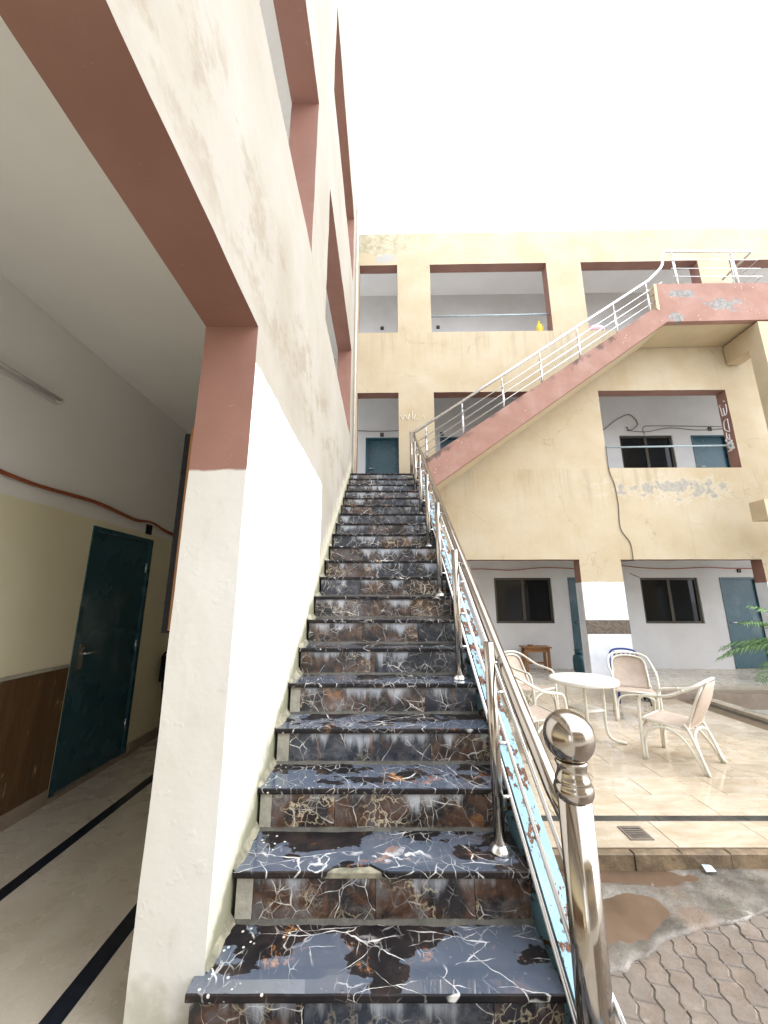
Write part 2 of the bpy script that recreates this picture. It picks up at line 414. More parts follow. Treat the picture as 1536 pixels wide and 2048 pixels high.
def m_blue_steel():
    g = G("steel_light_blue_rusted")
    col = g.ramp(g.noise(g.pos, 6, 4), [(0.3, (.20, .36, .43)), (0.7, (.30, .47, .54))])
    rn = g.noise(g.mp(g.pos, scale=(1.5, 1, 1)), 11, 7, 0.72)
    y = g.xyz(g.pos)[1]
    thr = g.mr(y, 1.3, 3.2, 0.555, 0.49, smooth=False)
    rm = g.mr(g.math('SUBTRACT', rn, thr), 0.0, 0.03)
    col = g.mix(rm, col, g.ramp(g.noise(g.pos, 40, 4), [(0.3, (.05, .022, .014)), (0.6, (.16, .07, .035)), (0.8, (.24, .22, .20))]))
    return g.out(col, g.mr(rm, 0, 1, 0.35, 0.85), normal=g.bump(rm, 0.4, -0.003), spec=0.4)

def m_glass_dark():
    g = G("glass_dark_tinted")
    return g.out((.010, .011, .012), 0.03, spec=0.3, normal=g.bump(g.noise(g.pos, 1.5, 2), 0.02, 0.02))

def m_teal():
    g = G("paint_teal_door")
    col = g.ramp(g.noise(g.pos, 2.5, 5), [(0.3, (.019, .066, .086)), (0.7, (.025, .080, .102))])
    x, y, z = g.xyz(g.pos)
    sm = g.mul(g.mr(g.noise(g.mp(g.pos, scale=(2.6, 2.6, 1.8)), 1.0, 5, 0.55), 0.44, 0.70), g.mr(z, 0.9, 1.2), g.mr(z, 1.7, 2.0, 1.0, 0.0))
    col = g.mix(g.mul(sm, 0.30), col, (.30, .36, .37))
    return g.out(col, g.mr(g.noise(g.pos, 2, 3), 0.3, 0.7, 0.22, 0.32), normal=g.bump(g.noise(g.pos, 5, 3), 0.02, 0.006), spec=0.45)

def m_wood(name, c1, c2, rough=0.5, drips=False):
    g = G(name)
    off = g.vm('SCALE', g.comb(1.0, 2.0, 3.0), g.math('MULTIPLY', g.rand, 9.0))
    n = g.noise(g.mp(g.vm('ADD', g.pos, off), scale=(16, 16, 1.6)), 1.0, 5, 0.6, 0.5)
    col = g.mix(g.mr(n, 0.3, 0.7), c1, c2)
    if drips:
        d = g.mul(g.mr(g.noise(g.mp(g.pos, scale=(1, 30, 7)), 1.0, 3), 0.66, 0.72), 0.7)
        col = g.mix(d, col, (.40, .32, .22))
    return g.out(col, rough, normal=g.bump(n, 0.1, 0.004), spec=0.4)

def m_floor_corr():
    g = G("floor_polished_marble_chips")
    n = g.noise(g.mp(g.pos, scale=(1.5, 1, 1)), 2.6, 8, 0.72, 0.8)
    col = g.ramp(n, [(0.25, (.44, .39, .31)), (0.5, (.52, .47, .39)), (0.8, (.60, .56, .48))])
    v = g.mr(g.vor(g.pos, 55), 0.0, 0.5)
    col = g.mix(g.mul(v, 0.12), col, (.2, .16, .12))
    return g.out(col, g.mr(g.noise(g.pos, 5, 4), 0.3, 0.7, 0.16, 0.38), spec=0.45)

def m_corr_wall():
    g = G("paint_two_tone_corridor")
    x, y, z = g.xyz(g.pos)
    up = g.ramp(g.noise(g.pos, 1.5, 5), [(0.3, (.80, .785, .745)), (0.7, (.84, .825, .79))])
    ye = g.ramp(g.noise(g.pos, 2.0, 5), [(0.3, (.76, .70, .49)), (0.7, (.80, .75, .55))])
    wob = g.math('MULTIPLY', g.math('SUBTRACT', g.noise(g.pos, 4, 3), 0.5), 0.03)
    col = g.mix(g.mr(g.math('ADD', z, wob), 2.47, 2.48, 1.0, 0.0), up, ye)
    return g.out(col, 0.6, normal=pbump(g, 0.12), spec=0.3)

MAT = {}
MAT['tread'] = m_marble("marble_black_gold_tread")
MAT['riser'] = m_marble("marble_black_gold_riser", True)
MAT['left'] = m_left_wall()
MAT['jamb'] = m_pillar_reveal()
MAT['back'] = m_back_wall()
MAT['fascia'] = m_fascia()
MAT['tile'] = m_tile()
MAT['paver'] = m_paver()
MAT['concrete'] = m_concrete()
MAT['puddle'] = m_puddle()
MAT['steel'] = m_steel("steel_polished")
MAT['steel2'] = m_steel("steel_satin", (.68, .67, .67), 0.22, 0.34)
MAT['blue_steel'] = m_blue_steel()
MAT['glass'] = m_glass_dark()
MAT['teal'] = m_teal()
MAT['brown'] = plain("paint_red_brown", (.265, .138, .105), 0.6, 0.10, 2.5, 0.12)
MAT['cream'] = plain("plaster_cream_plain", (.50, .405, .27), 0.85, 0.06, 2.0, 0.2, 20)
MAT['white'] = plain("paint_corridor_white", (.60, .585, .575), 0.7, 0.05, 1.5, 0.1, 20)
MAT['ceil'] = plain("paint_ceiling_white", (.85, .84, .82), 0.8, 0.03, 1.2, 0.1, 20)
MAT['corr'] = m_corr_wall()
MAT['floor'] = m_floor_corr()
MAT['black_inlay'] = plain("marble_black_inlay", (.012, .014, .022), 0.25, 0.3, 30)
MAT['dado'] = m_wood("wood_brown_dado", (.085, .045, .020), (.14, .078, .036), 0.45, True)
MAT['wood'] = m_wood("wood_varnished_brown", (.20, .085, .028), (.30, .14, .05), 0.4)
MAT['skirt'] = plain("skirting_taupe", (.28, .22, .17), 0.4, 0.15, 6)
MAT['cement'] = plain("cement_grey_patch", (.36, .34, .28), 0.85, 0.2, 12, 0.4, 40)
MAT['grime'] = plain("mortar_grimy", (.085, .08, .066), 0.7, 0.3, 16, 0.5, 50)
MAT['sand'] = plain('sand_joint_damp', (.13, .108, .086), 0.8, 0.3, 20, 0.5, 80)
MAT['moss'] = plain('plaster_mossy_edge', (.22, .205, .145), 0.85, 0.45, 14, 0.5, 40)
MAT['grout'] = plain('grout_brown', (.16, .115, .07), 0.7, 0.2, 14)
MAT['kerb'] = plain("kerb_stone_mossy", (.17, .12, .07), 0.65, 0.4, 9, 0.6, 30)
MAT['slate'] = plain("stone_dark_band", (.045, .045, .04), 0.2, 0.35, 8)
MAT['chair'] = plain("paint_white_tube", (.70, .67, .58), 0.4, 0.07, 8)
MAT['sling'] = plain("mesh_fabric_beige", (.48, .385, .31), 0.8, 0.08, 12, 0.25, 300)
MAT['tabletop'] = plain("plastic_white_worn", (.74, .71, .66), 0.35, 0.07, 6)
MAT['bronze'] = plain("aluminium_bronze", (.055, .045, .032), 0.4, 0.2, 9)
MAT['black'] = plain("plastic_black", (.012, .012, .014), 0.6, 0.2, 20, spec=0.15)
MAT['cable'] = plain("cable_grey", (.12, .10, .09), 0.6, 0.1, 20)
MAT['cable_red'] = plain("cable_orange_brown", (.34, .10, .045), 0.55, 0.15, 20)
MAT['pipe'] = plain("pipe_pale_blue", (.34, .42, .45), 0.4, 0.15, 12)
MAT['pipe_white'] = plain("pipe_off_white", (.66, .62, .54), 0.5, 0.1, 10)
MAT['band'] = plain("tile_brown_speckled", (.12, .09, .065), 0.4, 0.45, 28)
MAT['clad'] = plain("tile_pale_grey_marble", (.72, .74, .77), 0.25, 0.06, 5)
MAT['yellow'] = plain("plastic_yellow", (.75, .48, .01), 0.35, 0.05, 8)
MAT['pink'] = plain("plastic_bag_pink", (.72, .45, .52), 0.4, 0.2, 30)
MAT['blue'] = plain("plastic_blue", (.015, .04, .22), 0.35, 0.1, 8)
MAT['cyl'] = plain("paint_teal_cylinder", (.02, .075, .10), 0.4, 0.1, 8)
MAT['green'] = plain("plastic_green", (.03, .30, .14), 0.4, 0.1, 8)
MAT['lamp'] = plain("tube_glass_white", (.70, .70, .68), 0.25, 0.03, 8)
MAT['chalk'] = plain("chalk_paint_white", (.80, .79, .76), 0.9, 0.05, 20)
MAT['leaf'] = plain("palm_leaf", (.10, .21, .055), 0.45, 0.35, 5)
MAT['stalk'] = plain("palm_stalk", (.16, .20, .07), 0.5, 0.2, 5)
MAT['trunk'] = plain("palm_trunk", (.13, .10, .07), 0.9, 0.3, 14, 0.6, 30)
MAT['hole'] = plain("rust_dark", (.045, .016, .010), 0.9, 0.3, 40)
MAT['paper'] = plain("paper_scrap", (.62, .66, .72), 0.7, 0.1, 30)
MAT['iron'] = plain("iron_grate", (.17, .14, .11), 0.55, 0.25, 30)
MAT['ground'] = plain('yard_pale_cement', (.50, .48, .44), 0.7, 0.12, 1.5, 0.3, 20)

# ------------------------------------------------------------------ mesh helper
class MB:
    def __init__(s): s.v = []; s.f = []; s.m = []; s.sm = []
    def add(s, vs, fs, m=0, smooth=False):
        o = len(s.v); s.v += [tuple(p) for p in vs]
        for f in fs: s.f.append(tuple(i + o for i in f)); s.m.append(m); s.sm.append(smooth)
        return s
    def box(s, x0, x1, y0, y1, z0, z1, m=0):
        v = [(x, y, z) for z in (z0, z1) for y in (y0, y1) for x in (x0, x1)]
        return s.add(v, [(0, 2, 3, 1), (4, 5, 7, 6), (0, 1, 5, 4), (2, 6, 7, 3), (0, 4, 6, 2), (1, 3, 7, 5)], m)
    def cbox(s, x0, x1, y0, y1, z0, z1, c=0.003, m=0):
        """box with its upper edges chamfered"""
        v = [(x, y, z0) for y in (y0, y1) for x in (x0, x1)]
        v += [(x, y, z1 - c) for y in (y0, y1) for x in (x0, x1)]
        v += [(x, y, z1) for y in (y0 + c, y1 - c) for x in (x0 + c, x1 - c)]
        return s.add(v, [(0, 2, 3, 1), (0, 1, 5, 4), (1, 3, 7, 5), (3, 2, 6, 7), (2, 0, 4, 6),
                         (4, 5, 9, 8), (5, 7, 11, 9), (7, 6, 10, 11), (6, 4, 8, 10), (8, 9, 11, 10)], m)
    def tube(s, pts, r, n=10, m=0, cap=True, closed=False):
        pts = [Vector(p) for p in pts]
        rs = r if isinstance(r, (list, tuple)) else [r] * len(pts)
        k = len(pts)
        vs = []; up = None
        for i, p in enumerate(pts):
            if closed: d = pts[(i + 1) % k] - pts[i - 1]
            else: d = pts[min(i + 1, k - 1)] - pts[max(i - 1, 0)]
            d.normalize()
            if up is None:
                up = Vector((0, 0, 1)) if abs(d.z) < 0.9 else Vector((1, 0, 0))
            a = d.cross(up)
            if a.length < 1e-5: a = d.cross(Vector((0, 1, 0)))
            a.normalize(); b = a.cross(d).normalized(); up = b
            for j in range(n):
                t = 2 * math.pi * j / n
                vs.append(p + (a * math.cos(t) + b * math.sin(t)) * rs[i])
        fs = []
        for i in range(k if closed else k - 1):
            for j in range(n):
                i2 = (i + 1) % k
                fs.append((i * n + j, i * n + (j + 1) % n, i2 * n + (j + 1) % n, i2 * n + j))
        s.add(vs, fs, m, True)
        if cap and not closed:
            o = len(s.v) - len(vs)
            s.f.append(tuple(o + j for j in range(n - 1, -1, -1))); s.m.append(m); s.sm.append(False)
            s.f.append(tuple(o + (k - 1) * n + j for j in range(n))); s.m.append(m); s.sm.append(False)
        return s
    def lathe(s, prof, c=(0, 0, 0), n=24, m=0):
        vs = []
        for (r, z) in prof:
            for j in range(n):
                t = 2 * math.pi * j / n
                vs.append((c[0] + r * math.cos(t), c[1] + r * math.sin(t), c[2] + z))
        fs = []
        for i in range(len(prof) - 1):
            for j in range(n):
                fs.append((i * n + j, i * n + (j + 1) % n, (i + 1) * n + (j + 1) % n, (i + 1) * n + j))
        s.add(vs, fs, m, True)
        o = len(s.v) - len(vs)
        if prof[0][0] > 1e-4: s.f.append(tuple(o + j for j in range(n - 1, -1, -1))); s.m.append(m); s.sm.append(False)
        if prof[-1][0] > 1e-4: s.f.append(tuple(o + (len(prof) - 1) * n + j for j in range(n))); s.m.append(m); s.sm.append(False)
        return s
    def prism(s, poly, a0, a1, axis='x', m=0):
        """polygon in the two other axes, extruded along axis"""
        k = len(poly)
        def P(u, v, a): return (a, u, v) if axis == 'x' else ((u, a, v) if axis == 'y' else (u, v, a))
        vs = [P(u, v, a0) for u, v in poly] + [P(u, v, a1) for u, v in poly]
        fs = [tuple(range(k)), tuple(range(2 * k - 1, k - 1, -1))]
        fs += [(i, i + k, (i + 1) % k + k, (i + 1) % k) for i in range(k)]
        return s.add(vs, fs, m)
    def mesh(s, name, mats):
        me = bpy.data.meshes.new(name)
        me.from_pydata(s.v, [], s.f)
        for m in (mats if isinstance(mats, (list, tuple)) else [mats]):
            me.materials.append(MAT[m] if isinstance(m, str) else m)
        me.polygons.foreach_set('material_index', s.m)
        me.polygons.foreach_set('use_smooth', s.sm)
        bm = bmesh.new(); bm.from_mesh(me)
        bmesh.ops.recalc_face_normals(bm, faces=bm.faces)
        bm.to_mesh(me); bm.free()
        me.update()
        return me
    def build(s, name, mats, parent=None):
        return link(name, s.mesh(name, mats), parent)

def link(name, data, parent=None, loc=None, rz=None):
    o = bpy.data.objects.new(name, data)
    COL.objects.link(o)
    if parent is not None: o.parent = parent
    if loc is not None: o.location = loc
    if rz is not None: o.rotation_euler = (0, 0, rz)
    return o
def tag(o, label=None, cat=None, group=None, kind=None):
    if label: o['label'] = label
    if cat: o['category'] = cat
    if group: o['group'] = group
    if kind: o['kind'] = kind
    return o
def empty(name, loc=(0, 0, 0), rz=0.0, label=None, cat=None, group=None, kind=None):
    o = bpy.data.objects.new(name, None); o.empty_display_size = 0.1
    COL.objects.link(o); o.location = loc; o.rotation_euler = (0, 0, rz)
    return tag(o, label, cat, group, kind)
def copy_tree(o, parent=None):
    c = o.copy(); COL.objects.link(c); c.parent = parent
    for ch in list(o.children): copy_tree(ch, c)
    return c
def smooth_path(pts, n=6, closed=False):
    """Catmull-Rom through the points"""
    P = [Vector(p) for p in pts]; out = []
    k = len(P)
    for i in range(k if closed else k - 1):
        a, b, c, d = (P[(i - 1) % k] if closed or i > 0 else P[0] * 2 - P[1]), P[i], P[(i + 1) % k], (P[(i + 2) % k] if closed or i + 2 < k else P[-1] * 2 - P[-2])
        for j in range(n):
            t = j / n
            out.append(0.5 * ((2 * b) + (c - a) * t + (2 * a - 5 * b + 4 * c - d) * t * t + (3 * b - a - 3 * c + d) * t ** 3))
    if not closed: out.append(P[-1])
    return out

def holed_wall(P, a0, a1, z0, z1, holes, t, step, amp=0.0, mats=(0, 1, 2), nd=2):
    """solid wall with rectangular openings; P(a, depth, z) -> point. materials: front, back, reveals"""
    def lines(lo, hi, cuts):
        L = sorted({round(c, 4) for c in cuts if lo < c < hi} | {lo, hi})
        out = []
        for p, q in zip(L, L[1:]):
            k = max(1, int(math.ceil((q - p) / step)))
            out += [p + (q - p) * i / k for i in range(k)]
        return out + [hi]
    A = lines(a0, a1, [x for h in holes for x in h[:2]])
    Zs = lines(z0, z1, [x for h in holes for x in h[2:]])
    mb = MB(); idx = {}
    def vert(a, d, z):
        key = (round(a, 4), round(d, 4), round(z, 4))
        if key not in idx:
            p = Vector(P(a, d, z))
            if amp:
                q = mnoise.noise_vector(p * 2.1) * amp + mnoise.noise_vector(p * 7.0) * amp * 0.4
                p = p + q
            idx[key] = len(mb.v); mb.v.append(tuple(p))
        return idx[key]
    def quad(a, b, c, d, m): mb.f.append((a, b, c, d)); mb.m.append(m); mb.sm.append(False)
    def solid(i, j):
        if i < 0 or j < 0 or i >= len(A) - 1 or j >= len(Zs) - 1: return None
        ca, cz = (A[i] + A[i + 1]) / 2, (Zs[j] + Zs[j + 1]) / 2
        return not any(h[0] < ca < h[1] and h[2] < cz < h[3] for h in holes)
    D = [t * k / nd for k in range(nd + 1)]
    for i in range(len(A) - 1):
        for j in range(len(Zs) - 1):
            if not solid(i, j): continue
            x0, x1, y0, y1 = A[i], A[i + 1], Zs[j], Zs[j + 1]
            quad(vert(x0, 0, y0), vert(x1, 0, y0), vert(x1, 0, y1), vert(x0, 0, y1), mats[0])
            quad(vert(x0, t, y0), vert(x0, t, y1), vert(x1, t, y1), vert(x1, t, y0), mats[1])
            for di, dj, e in ((-1, 0, ((x0, y0), (x0, y1))), (1, 0, ((x1, y0), (x1, y1))), (0, -1, ((x0, y0), (x1, y0))), (0, 1, ((x0, y1), (x1, y1)))):
                sld = solid(i + di, j + dj)
                if sld: continue
                mm = mats[0] if sld is None else mats[2]
                if mm is mats[2] and dj == -1 and False: pass
                if sld is not None and dj == 1: mm = mats[3] if len(mats) > 3 else mats[2]   # top of a parapet
                for d0, d1 in zip(D, D[1:]):
                    (p, q), (r, s_) = e
                    quad(vert(p, d0, q), vert(r, d0, s_), vert(r, d1, s_), vert(p, d1, q), mm)
    return mb

# ================================================================== SETTING: ground
g_mb = MB().box(-200, 200, -200, 200, -0.40, -0.045)
ground = g_mb.build('ground', 'ground'); tag(ground, kind='structure')

# interlocking wavy pavers
paving = empty('pavement', (0, 0, 0), kind='structure')
PL, PW = 0.205, 0.102
def paver_mesh(wave):
    seg = 4; gap = 0.003
    amp = 0.010
    # outline in x (long) / y (short) with zigzag long sides
    top = []; bot = []
    for i in range(seg * 2 + 1):
        x = -PL / 2 + gap + (PL - 2 * gap) * i / (seg * 2)
        w = amp * math.sin(4 * math.pi * (x + PL / 2) / PL)
        top.append((x, PW / 2 - gap + w)); bot.append((x, -PW / 2 + gap + w))
    poly = bot + top[::-1]
    k = len(poly)
    cx = 0; c = 0.005
    vs = [(x, y, -0.05) for x, y in poly] + [(x, y, -c) for x, y in poly] + [(x * 0.955, y * 0.92, 0) for x, y in poly]
    fs = []
    for i in range(k):
        j = (i + 1) % k
        fs += [(i, j, k + j, k + i), (k + i, k + j, 2 * k + j, 2 * k + i)]
    fs.append(tuple(range(2 * k, 3 * k)))
    return MB().add(vs, fs)
pav_me = paver_mesh(0).mesh('paver', 'paver')
PANG = R(90 - 14)
far_mb = MB(); pv = paver_mesh(0)
near = []
ca, sa = math.cos(PANG), math.sin(PANG)
for i in range(-26, 34):
    for j in range(-46, 66):
        lx = (i + (0.5 if j % 2 else 0.0)) * PL; ly = j * PW
        x = 1.6 + lx * ca - ly * sa; y = 1.7 + lx * sa + ly * ca
        if x < 0.70 or x > 5.6 or y < -1.6 or y > 2.95: continue
        sc = (abs(x - 1.55) * 1.0 + abs(y - 2.0) * 1.0)
        near.append((sc, x, y))
near.sort()
for n_, (sc, x, y) in enumerate(near):
    dz = rnd.uniform(-0.004, 0.003); tx = rnd.uniform(-.012, .012); ty = rnd.uniform(-.012, .012); ja = rnd.uniform(-.02, .02)
    if n_ < 290:
        o = link('paver', pav_me, paving); o.location = (x, y, dz); o.rotation_euler = (tx, ty, PANG + ja)
    else:
        mat = Matrix.Translation((x, y, dz)) @ Matrix.Rotation(PANG + ja, 4, 'Z')
        far_mb.add([mat @ Vector(q) for q in pv.v], pv.f)
MB().box(0.68, 5.62, -1.75, 3.0, -0.044, -0.0065).build('sand_bed', 'sand', paving)
fo = far_mb.build('paver_field', 'paver', paving); tag(fo, kind='stuff')

# rough concrete apron between the pavers and the raised patio
def ragged(poly, jitter, n, seed):
    rr = random.Random(seed); out = []
    P = smooth_path([(x, y, 0) for x, y in poly], n, True)
    for p in P:
        out.append((p.x + rr.uniform(-jitter, jitter), p.y + rr.uniform(-jitter, jitter)))
    return out
def sheet(name, outline, zf, mat, drop=0.06, res=0.05, parent=None):
    """flat-ish sheet from an outline with a height function and a skirt"""
    bm = bmesh.new()
    vs = [bm.verts.new((x, y, 0)) for x, y in outline]
    bm.faces.new(vs)
    bmesh.ops.triangulate(bm, faces=bm.faces[:])
    for _ in range(6):
        long = [e for e in bm.edges if e.calc_length() > res]
        if not long: break
        bmesh.ops.subdivide_edges(bm, edges=long, cuts=1)
        bmesh.ops.triangulate(bm, faces=[f for f in bm.faces if len(f.verts) > 3])
    for v in bm.verts: v.co.z = zf(v.co.x, v.co.y, v.is_boundary)
    if drop:
        ed = [e for e in bm.edges if e.is_boundary]
        r = bmesh.ops.extrude_edge_only(bm, edges=ed)
        for v in [q for q in r['geom'] if isinstance(q, bmesh.types.BMVert)]: v.co.z -= drop
    bmesh.ops.recalc_face_normals(bm, faces=bm.faces)
    for f in bm.faces:
        f.smooth = True
        if f.normal.z < -0.2: f.normal_flip()
    me = bpy.data.meshes.new(name); bm.to_mesh(me); bm.free()
    me.materials.append(MAT[mat])
    return link(name, me, parent)
front = [(0.66, 2.20), (0.95, 2.30), (1.09, 2.335), (1.16, 2.37), (1.20, 2.36), (1.26, 2.40), (1.33, 2.435), (1.355, 2.425), (1.42, 2.47), (1.52, 2.545), (1.62, 2.555), (1.78, 2.61), (1.95, 2.64), (2.15, 2.70), (2.4, 2.76), (3.0, 2.80), (3.8, 2.86), (5.4, 2.90)]
rr = random.Random(3)
fr = []
for (x0, y0), (x1, y1) in zip(front, front[1:]):
    k = max(1, int((x1 - x0) / 0.05))
    for i in range(k):
        t = i / k; fr.append((x0 + (x1 - x0) * t, y0 + (y1 - y0) * t + rr.uniform(-.012, .012)))
apron_out = fr + [(5.4, 3.13), (0.66, 3.13)]
def apron_z(x, y, b):
    h = 0.016 + 0.014 * mnoise.noise(Vector((x * 4, y * 4, 0))) + 0.008 * mnoise.noise(Vector((x * 13, y * 13, 2)))
    # hollows that hold the puddles
    for (cx, cy, ax, ay, ang) in ((1.62, 3.03, .46, .085, -.05), (1.36, 2.69, .33, .15, .38)):
        dx, dy = x - cx, y - cy
        u, v = dx * math.cos(ang) + dy * math.sin(ang), -dx * math.sin(ang) + dy * math.cos(ang)
        q = (u / ax) ** 2 + (v / ay) ** 2
        h -= 0.034 * max(0.0, 1.35 - q) / 1.35 if q < 1.35 else 0
    return h - (0.012 if b else 0)
apron = sheet('concrete_apron', apron_out, apron_z, 'concrete', 0.05, 0.045)
tag(apron, kind='structure')
for (cx, cy, ax, ay, ang, zz, lab) in ((1.62, 3.03, .60, .115, -.05, 0.0030, 'long muddy puddle lying against the patio kerb'), (1.36, 2.69, .43, .20, .38, 0.0030, 'wide brown puddle in the concrete beside the steel newel post')):
    ol = []
    for k in range(90):
        t = 2 * math.pi * k / 90; q = 1 + 0.22 * mnoise.noise(Vector((math.cos(t) * 1.5 + cx, math.sin(t) * 1.5, 3))) + 0.09 * mnoise.noise(Vector((math.cos(t) * 6 + cx, math.sin(t) * 6, 5)))
        u, v = ax * q * math.cos(t), ay * q * math.sin(t)
        ol.append((cx + u * math.cos(ang) - v * math.sin(ang), cy + u * math.sin(ang) + v * math.cos(ang)))
    ol = [(max(x, 0.72), min(y, 3.10)) for x, y in ol]
    po = sheet('puddle', ol, lambda x, y, b: zz, 'puddle', 0, 0.3)
    tag(po, lab, 'puddle', kind='structure')

# raised patio with tiles
patio = empty('patio', (0, 0, 0), kind='structure')
PZ = 0.11
MB().box(0.66, 5.45, 3.135, 7.50, -0.2, PZ - 0.004).build('patio_bed', 'grout', patio)
def tile_mesh(sx, sy, name, mat):
    return MB().cbox(-sx / 2, sx / 2, -sy / 2, sy / 2, -0.0035, 0, 0.0012).mesh(name, mat)
TX, TY, GP = 0.67, 0.335, 0.0045
t_me = tile_mesh(TX - GP, TY - GP, 'tile', 'tile')
t_half = tile_mesh(TX / 2 - GP, TY - GP, 'tile', 'tile')
row = 0; y = 3.545 + TY / 2
while y < 7.45:
    x = 0.70
    half = row % 2
    while x < 5.2:
        w = TX / 2 if half else TX
        if x + w > 5.29: w = TX / 2
        if x + w > 5.30: break
        o = link('tile', t_me if w == TX else t_half, patio)
        o.location = (x + w / 2, y, PZ + rnd.uniform(-.0003, .0003))
        half = 0; x += w
    row += 1; y += TY
e_me = tile_mesh(0.70 - GP, 0.325 - GP, 'border_tile', 'tile')
b_me = tile_mesh(0.70 - GP, 0.066, 'dark_band_tile', 'slate')
for k in range(7):
    x = 0.73 + 0.70 * k + 0.35 - 0.07
    o = link('border_tile', e_me, patio); o.location = (x, 3.302, PZ + rnd.uniform(-.001, .001))
    o = link('dark_band_tile', b_me, patio); o.location = (x + 0.1, 3.505, PZ)
# dark and pale edging along the right side of the patio
MB().cbox(5.305, 5.40, 3.55, 7.44, PZ - .016, PZ + .001).build('dark_edging', 'slate', patio)
MB().cbox(5.405, 5.60, 3.14, 7.44, -0.1, PZ + 0.05, 0.01).build('side_kerb', 'tile', patio)
k_me = MB().cbox(-0.163, 0.163, -0.03, 0.03, -0.19, -0.001, 0.006).mesh('kerb_stone', 'kerb')
x = 0.72
while x < 5.4:
    o = link('kerb_stone', k_me, patio); o.location = (x + 0.165, 3.108 + rnd.uniform(-.004, .004), PZ - 0.006 + rnd.uniform(-.003, .003)); o.rotation_euler = (0, 0, rnd.uniform(-.012, .012)); x += 0.33

# drain grate
dg = empty('drain_grate', (1.86, 3.30, PZ + 0.001), 0, 'small square iron drain grate set in the pale border tiles', 'drain')
MB().box(-.085, .085, -.085, -.070, 0, .006).box(-.085, .085, .070, .085, 0, .006).box(-.085, -.070, -.070, .070, 0, .006).box(.070, .085, -.070, .070, 0, .006).build('grate_frame', 'iron', dg)
MB().box(-.070, .070, -.070, .070, .0005, .002).build('grate_pit', 'black', dg)
for k in range(6):
    MB().box(-.070, .070, -.062 + k * .0235, -.051 + k * .0235, .002, .006).build('grate_bar', 'iron', dg)

# ================================================================== LEFT BUILDING
XL = -0.62; WT = 0.26
lb = empty('courtyard_wing', (XL, 1.65, 0), 0, 'tall beige plastered wing with brown openings along the left of the staircase', 'building')
LB = Vector((XL, 1.65, 0))
def lbuild(mb, name, mats, parent=None):
    o = mb.build(name, mats, parent or lb)
    if parent is None or parent == lb: o.location = -LB
    return o
holes = [(-4.60, 1.65, -1, 3.11)]
for (z0, z1) in ((4.69, 6.42), (7.97, 9.52)):
    for (y0, y1) in ((-4.2, -1.0), (-0.27, 2.72), (3.50, 6.46)):
        holes.append((y0, y1, z0, z1))
mb = holed_wall(lambda a, d, z: (XL - d, a, z), -6.0, 7.74, -0.1, 10.62, holes, WT, 0.13, 0.006, mats=(0, 1, 2, 0), nd=3)
front_wall = lbuild(mb, 'front_wall', ['left', 'white', 'jamb'])
# slabs, ceilings, inner wall
F1, F2 = 4.05, 7.30
CF = 0.33
lbuild(MB().box(-2.55, XL - WT - 0.002, -6, 7.73, -0.1, CF), 'corridor_floor', 'floor')
lbuild(MB().box(XL - WT - 0.001, XL + 0.02, -4.6, 1.645, -0.1, CF - 0.004), 'threshold', 'cement')
for (z, t) in ((F1 - 0.18, 0.18), (F2 - 0.18, 0.18), (10.30, 0.2)):
    lbuild(MB().box(-2.53, XL - WT - 0.002, -6, 7.73, z, z + t), 'ceiling_slab', 'ceil')
ih = [(3.26, 4.12, -1, 2.42)]
inner = lbuild(holed_wall(lambda a, d, z: (-2.5 - d, a, z), -6.0, 7.74, 0.2, 10.6, ih, 0.2, 1.5, 0, mats=(0, 0, 0)), 'inner_wall', ['corr'])
lbuild(MB().box(-2.7, XL - WT, 7.745, 7.9, 0.2, 10.6), 'end_wall', 'corr')
lbuild(MB().box(-8, XL - 0.01, -6, 7.7, 10.625, 10.66), 'roof', 'cement')
for (x0, x1) in ((-1.99, -1.915), (-1.225, -1.145)):
    lbuild(MB().box(x0, x1, -6, 7.7, CF - 0.01, CF + 0.003), 'black_inlay', 'black_inlay')
lbuild(MB().box(-2.498, -2.478, -6, 3.23, CF + 0.001, CF + 0.10), 'skirting', 'skirt')
lbuild(MB().box(-2.498, -2.478, 4.15, 7.7, CF + 0.001, CF + 0.10), 'skirting', 'skirt')
b_me = MB().cbox(0, 0.012, -0.0525, 0.0525, 0, 0.845, 0.002).mesh('dado_board', 'dado')
yy = 3.175
while yy > -2.4:
    o = link('dado_board', b_me, lb); o.location = Vector((-2.498 + rnd.uniform(0, .003), yy, CF + 0.103)) - LB; yy -= 0.107
lbuild(MB().box(-2.499, -2.476, -2.4, 3.23, 1.279, 1.300), 'dado_rail', 'cement')
# door of the corridor
ldoor = lbuild(MB().box(-2.56, -2.515, 3.30, 4.08, CF + 0.03, 2.38), 'door', 'teal')
MB().box(-2.60, -2.49, 3.255, 3.298, CF, 2.42).box(-2.60, -2.49, 4.082, 4.125, CF, 2.42).box(-2.60, -2.49, 3.298, 4.082, 2.382, 2.42).build('door_frame', 'teal', ldoor)
MB().tube([(-2.515, 3.37, 1.36), (-2.47, 3.37, 1.36), (-2.47, 3.48, 1.36)], .009, 8).build('handle', 'steel2', ldoor)
for zh in (0.62, 1.35, 2.12): MB().tube([(-2.508, 4.083, zh - .05), (-2.508, 4.083, zh + .05)], .009, 8).build('hinge', 'steel2', ldoor)
MB().box(-2.5145, -2.509, 3.335, 3.395, 1.24, 1.44).build('lock_plate', 'steel2', ldoor)
lbuild(MB().box(-2.70, -2.47, 3.24, 4.14, CF + 0.001, CF + 0.03), 'door_sill', 'skirt')
pl = lbuild(MB().cbox(-0.045, 0.045, -0.006, 0.006, -0.05, 0.05, 0.002), 'number_plate', 'black')
pl.rotation_euler = (0, 0, R(90)); pl.location = Vector((-2.493, 4.02, 2.52)) - LB
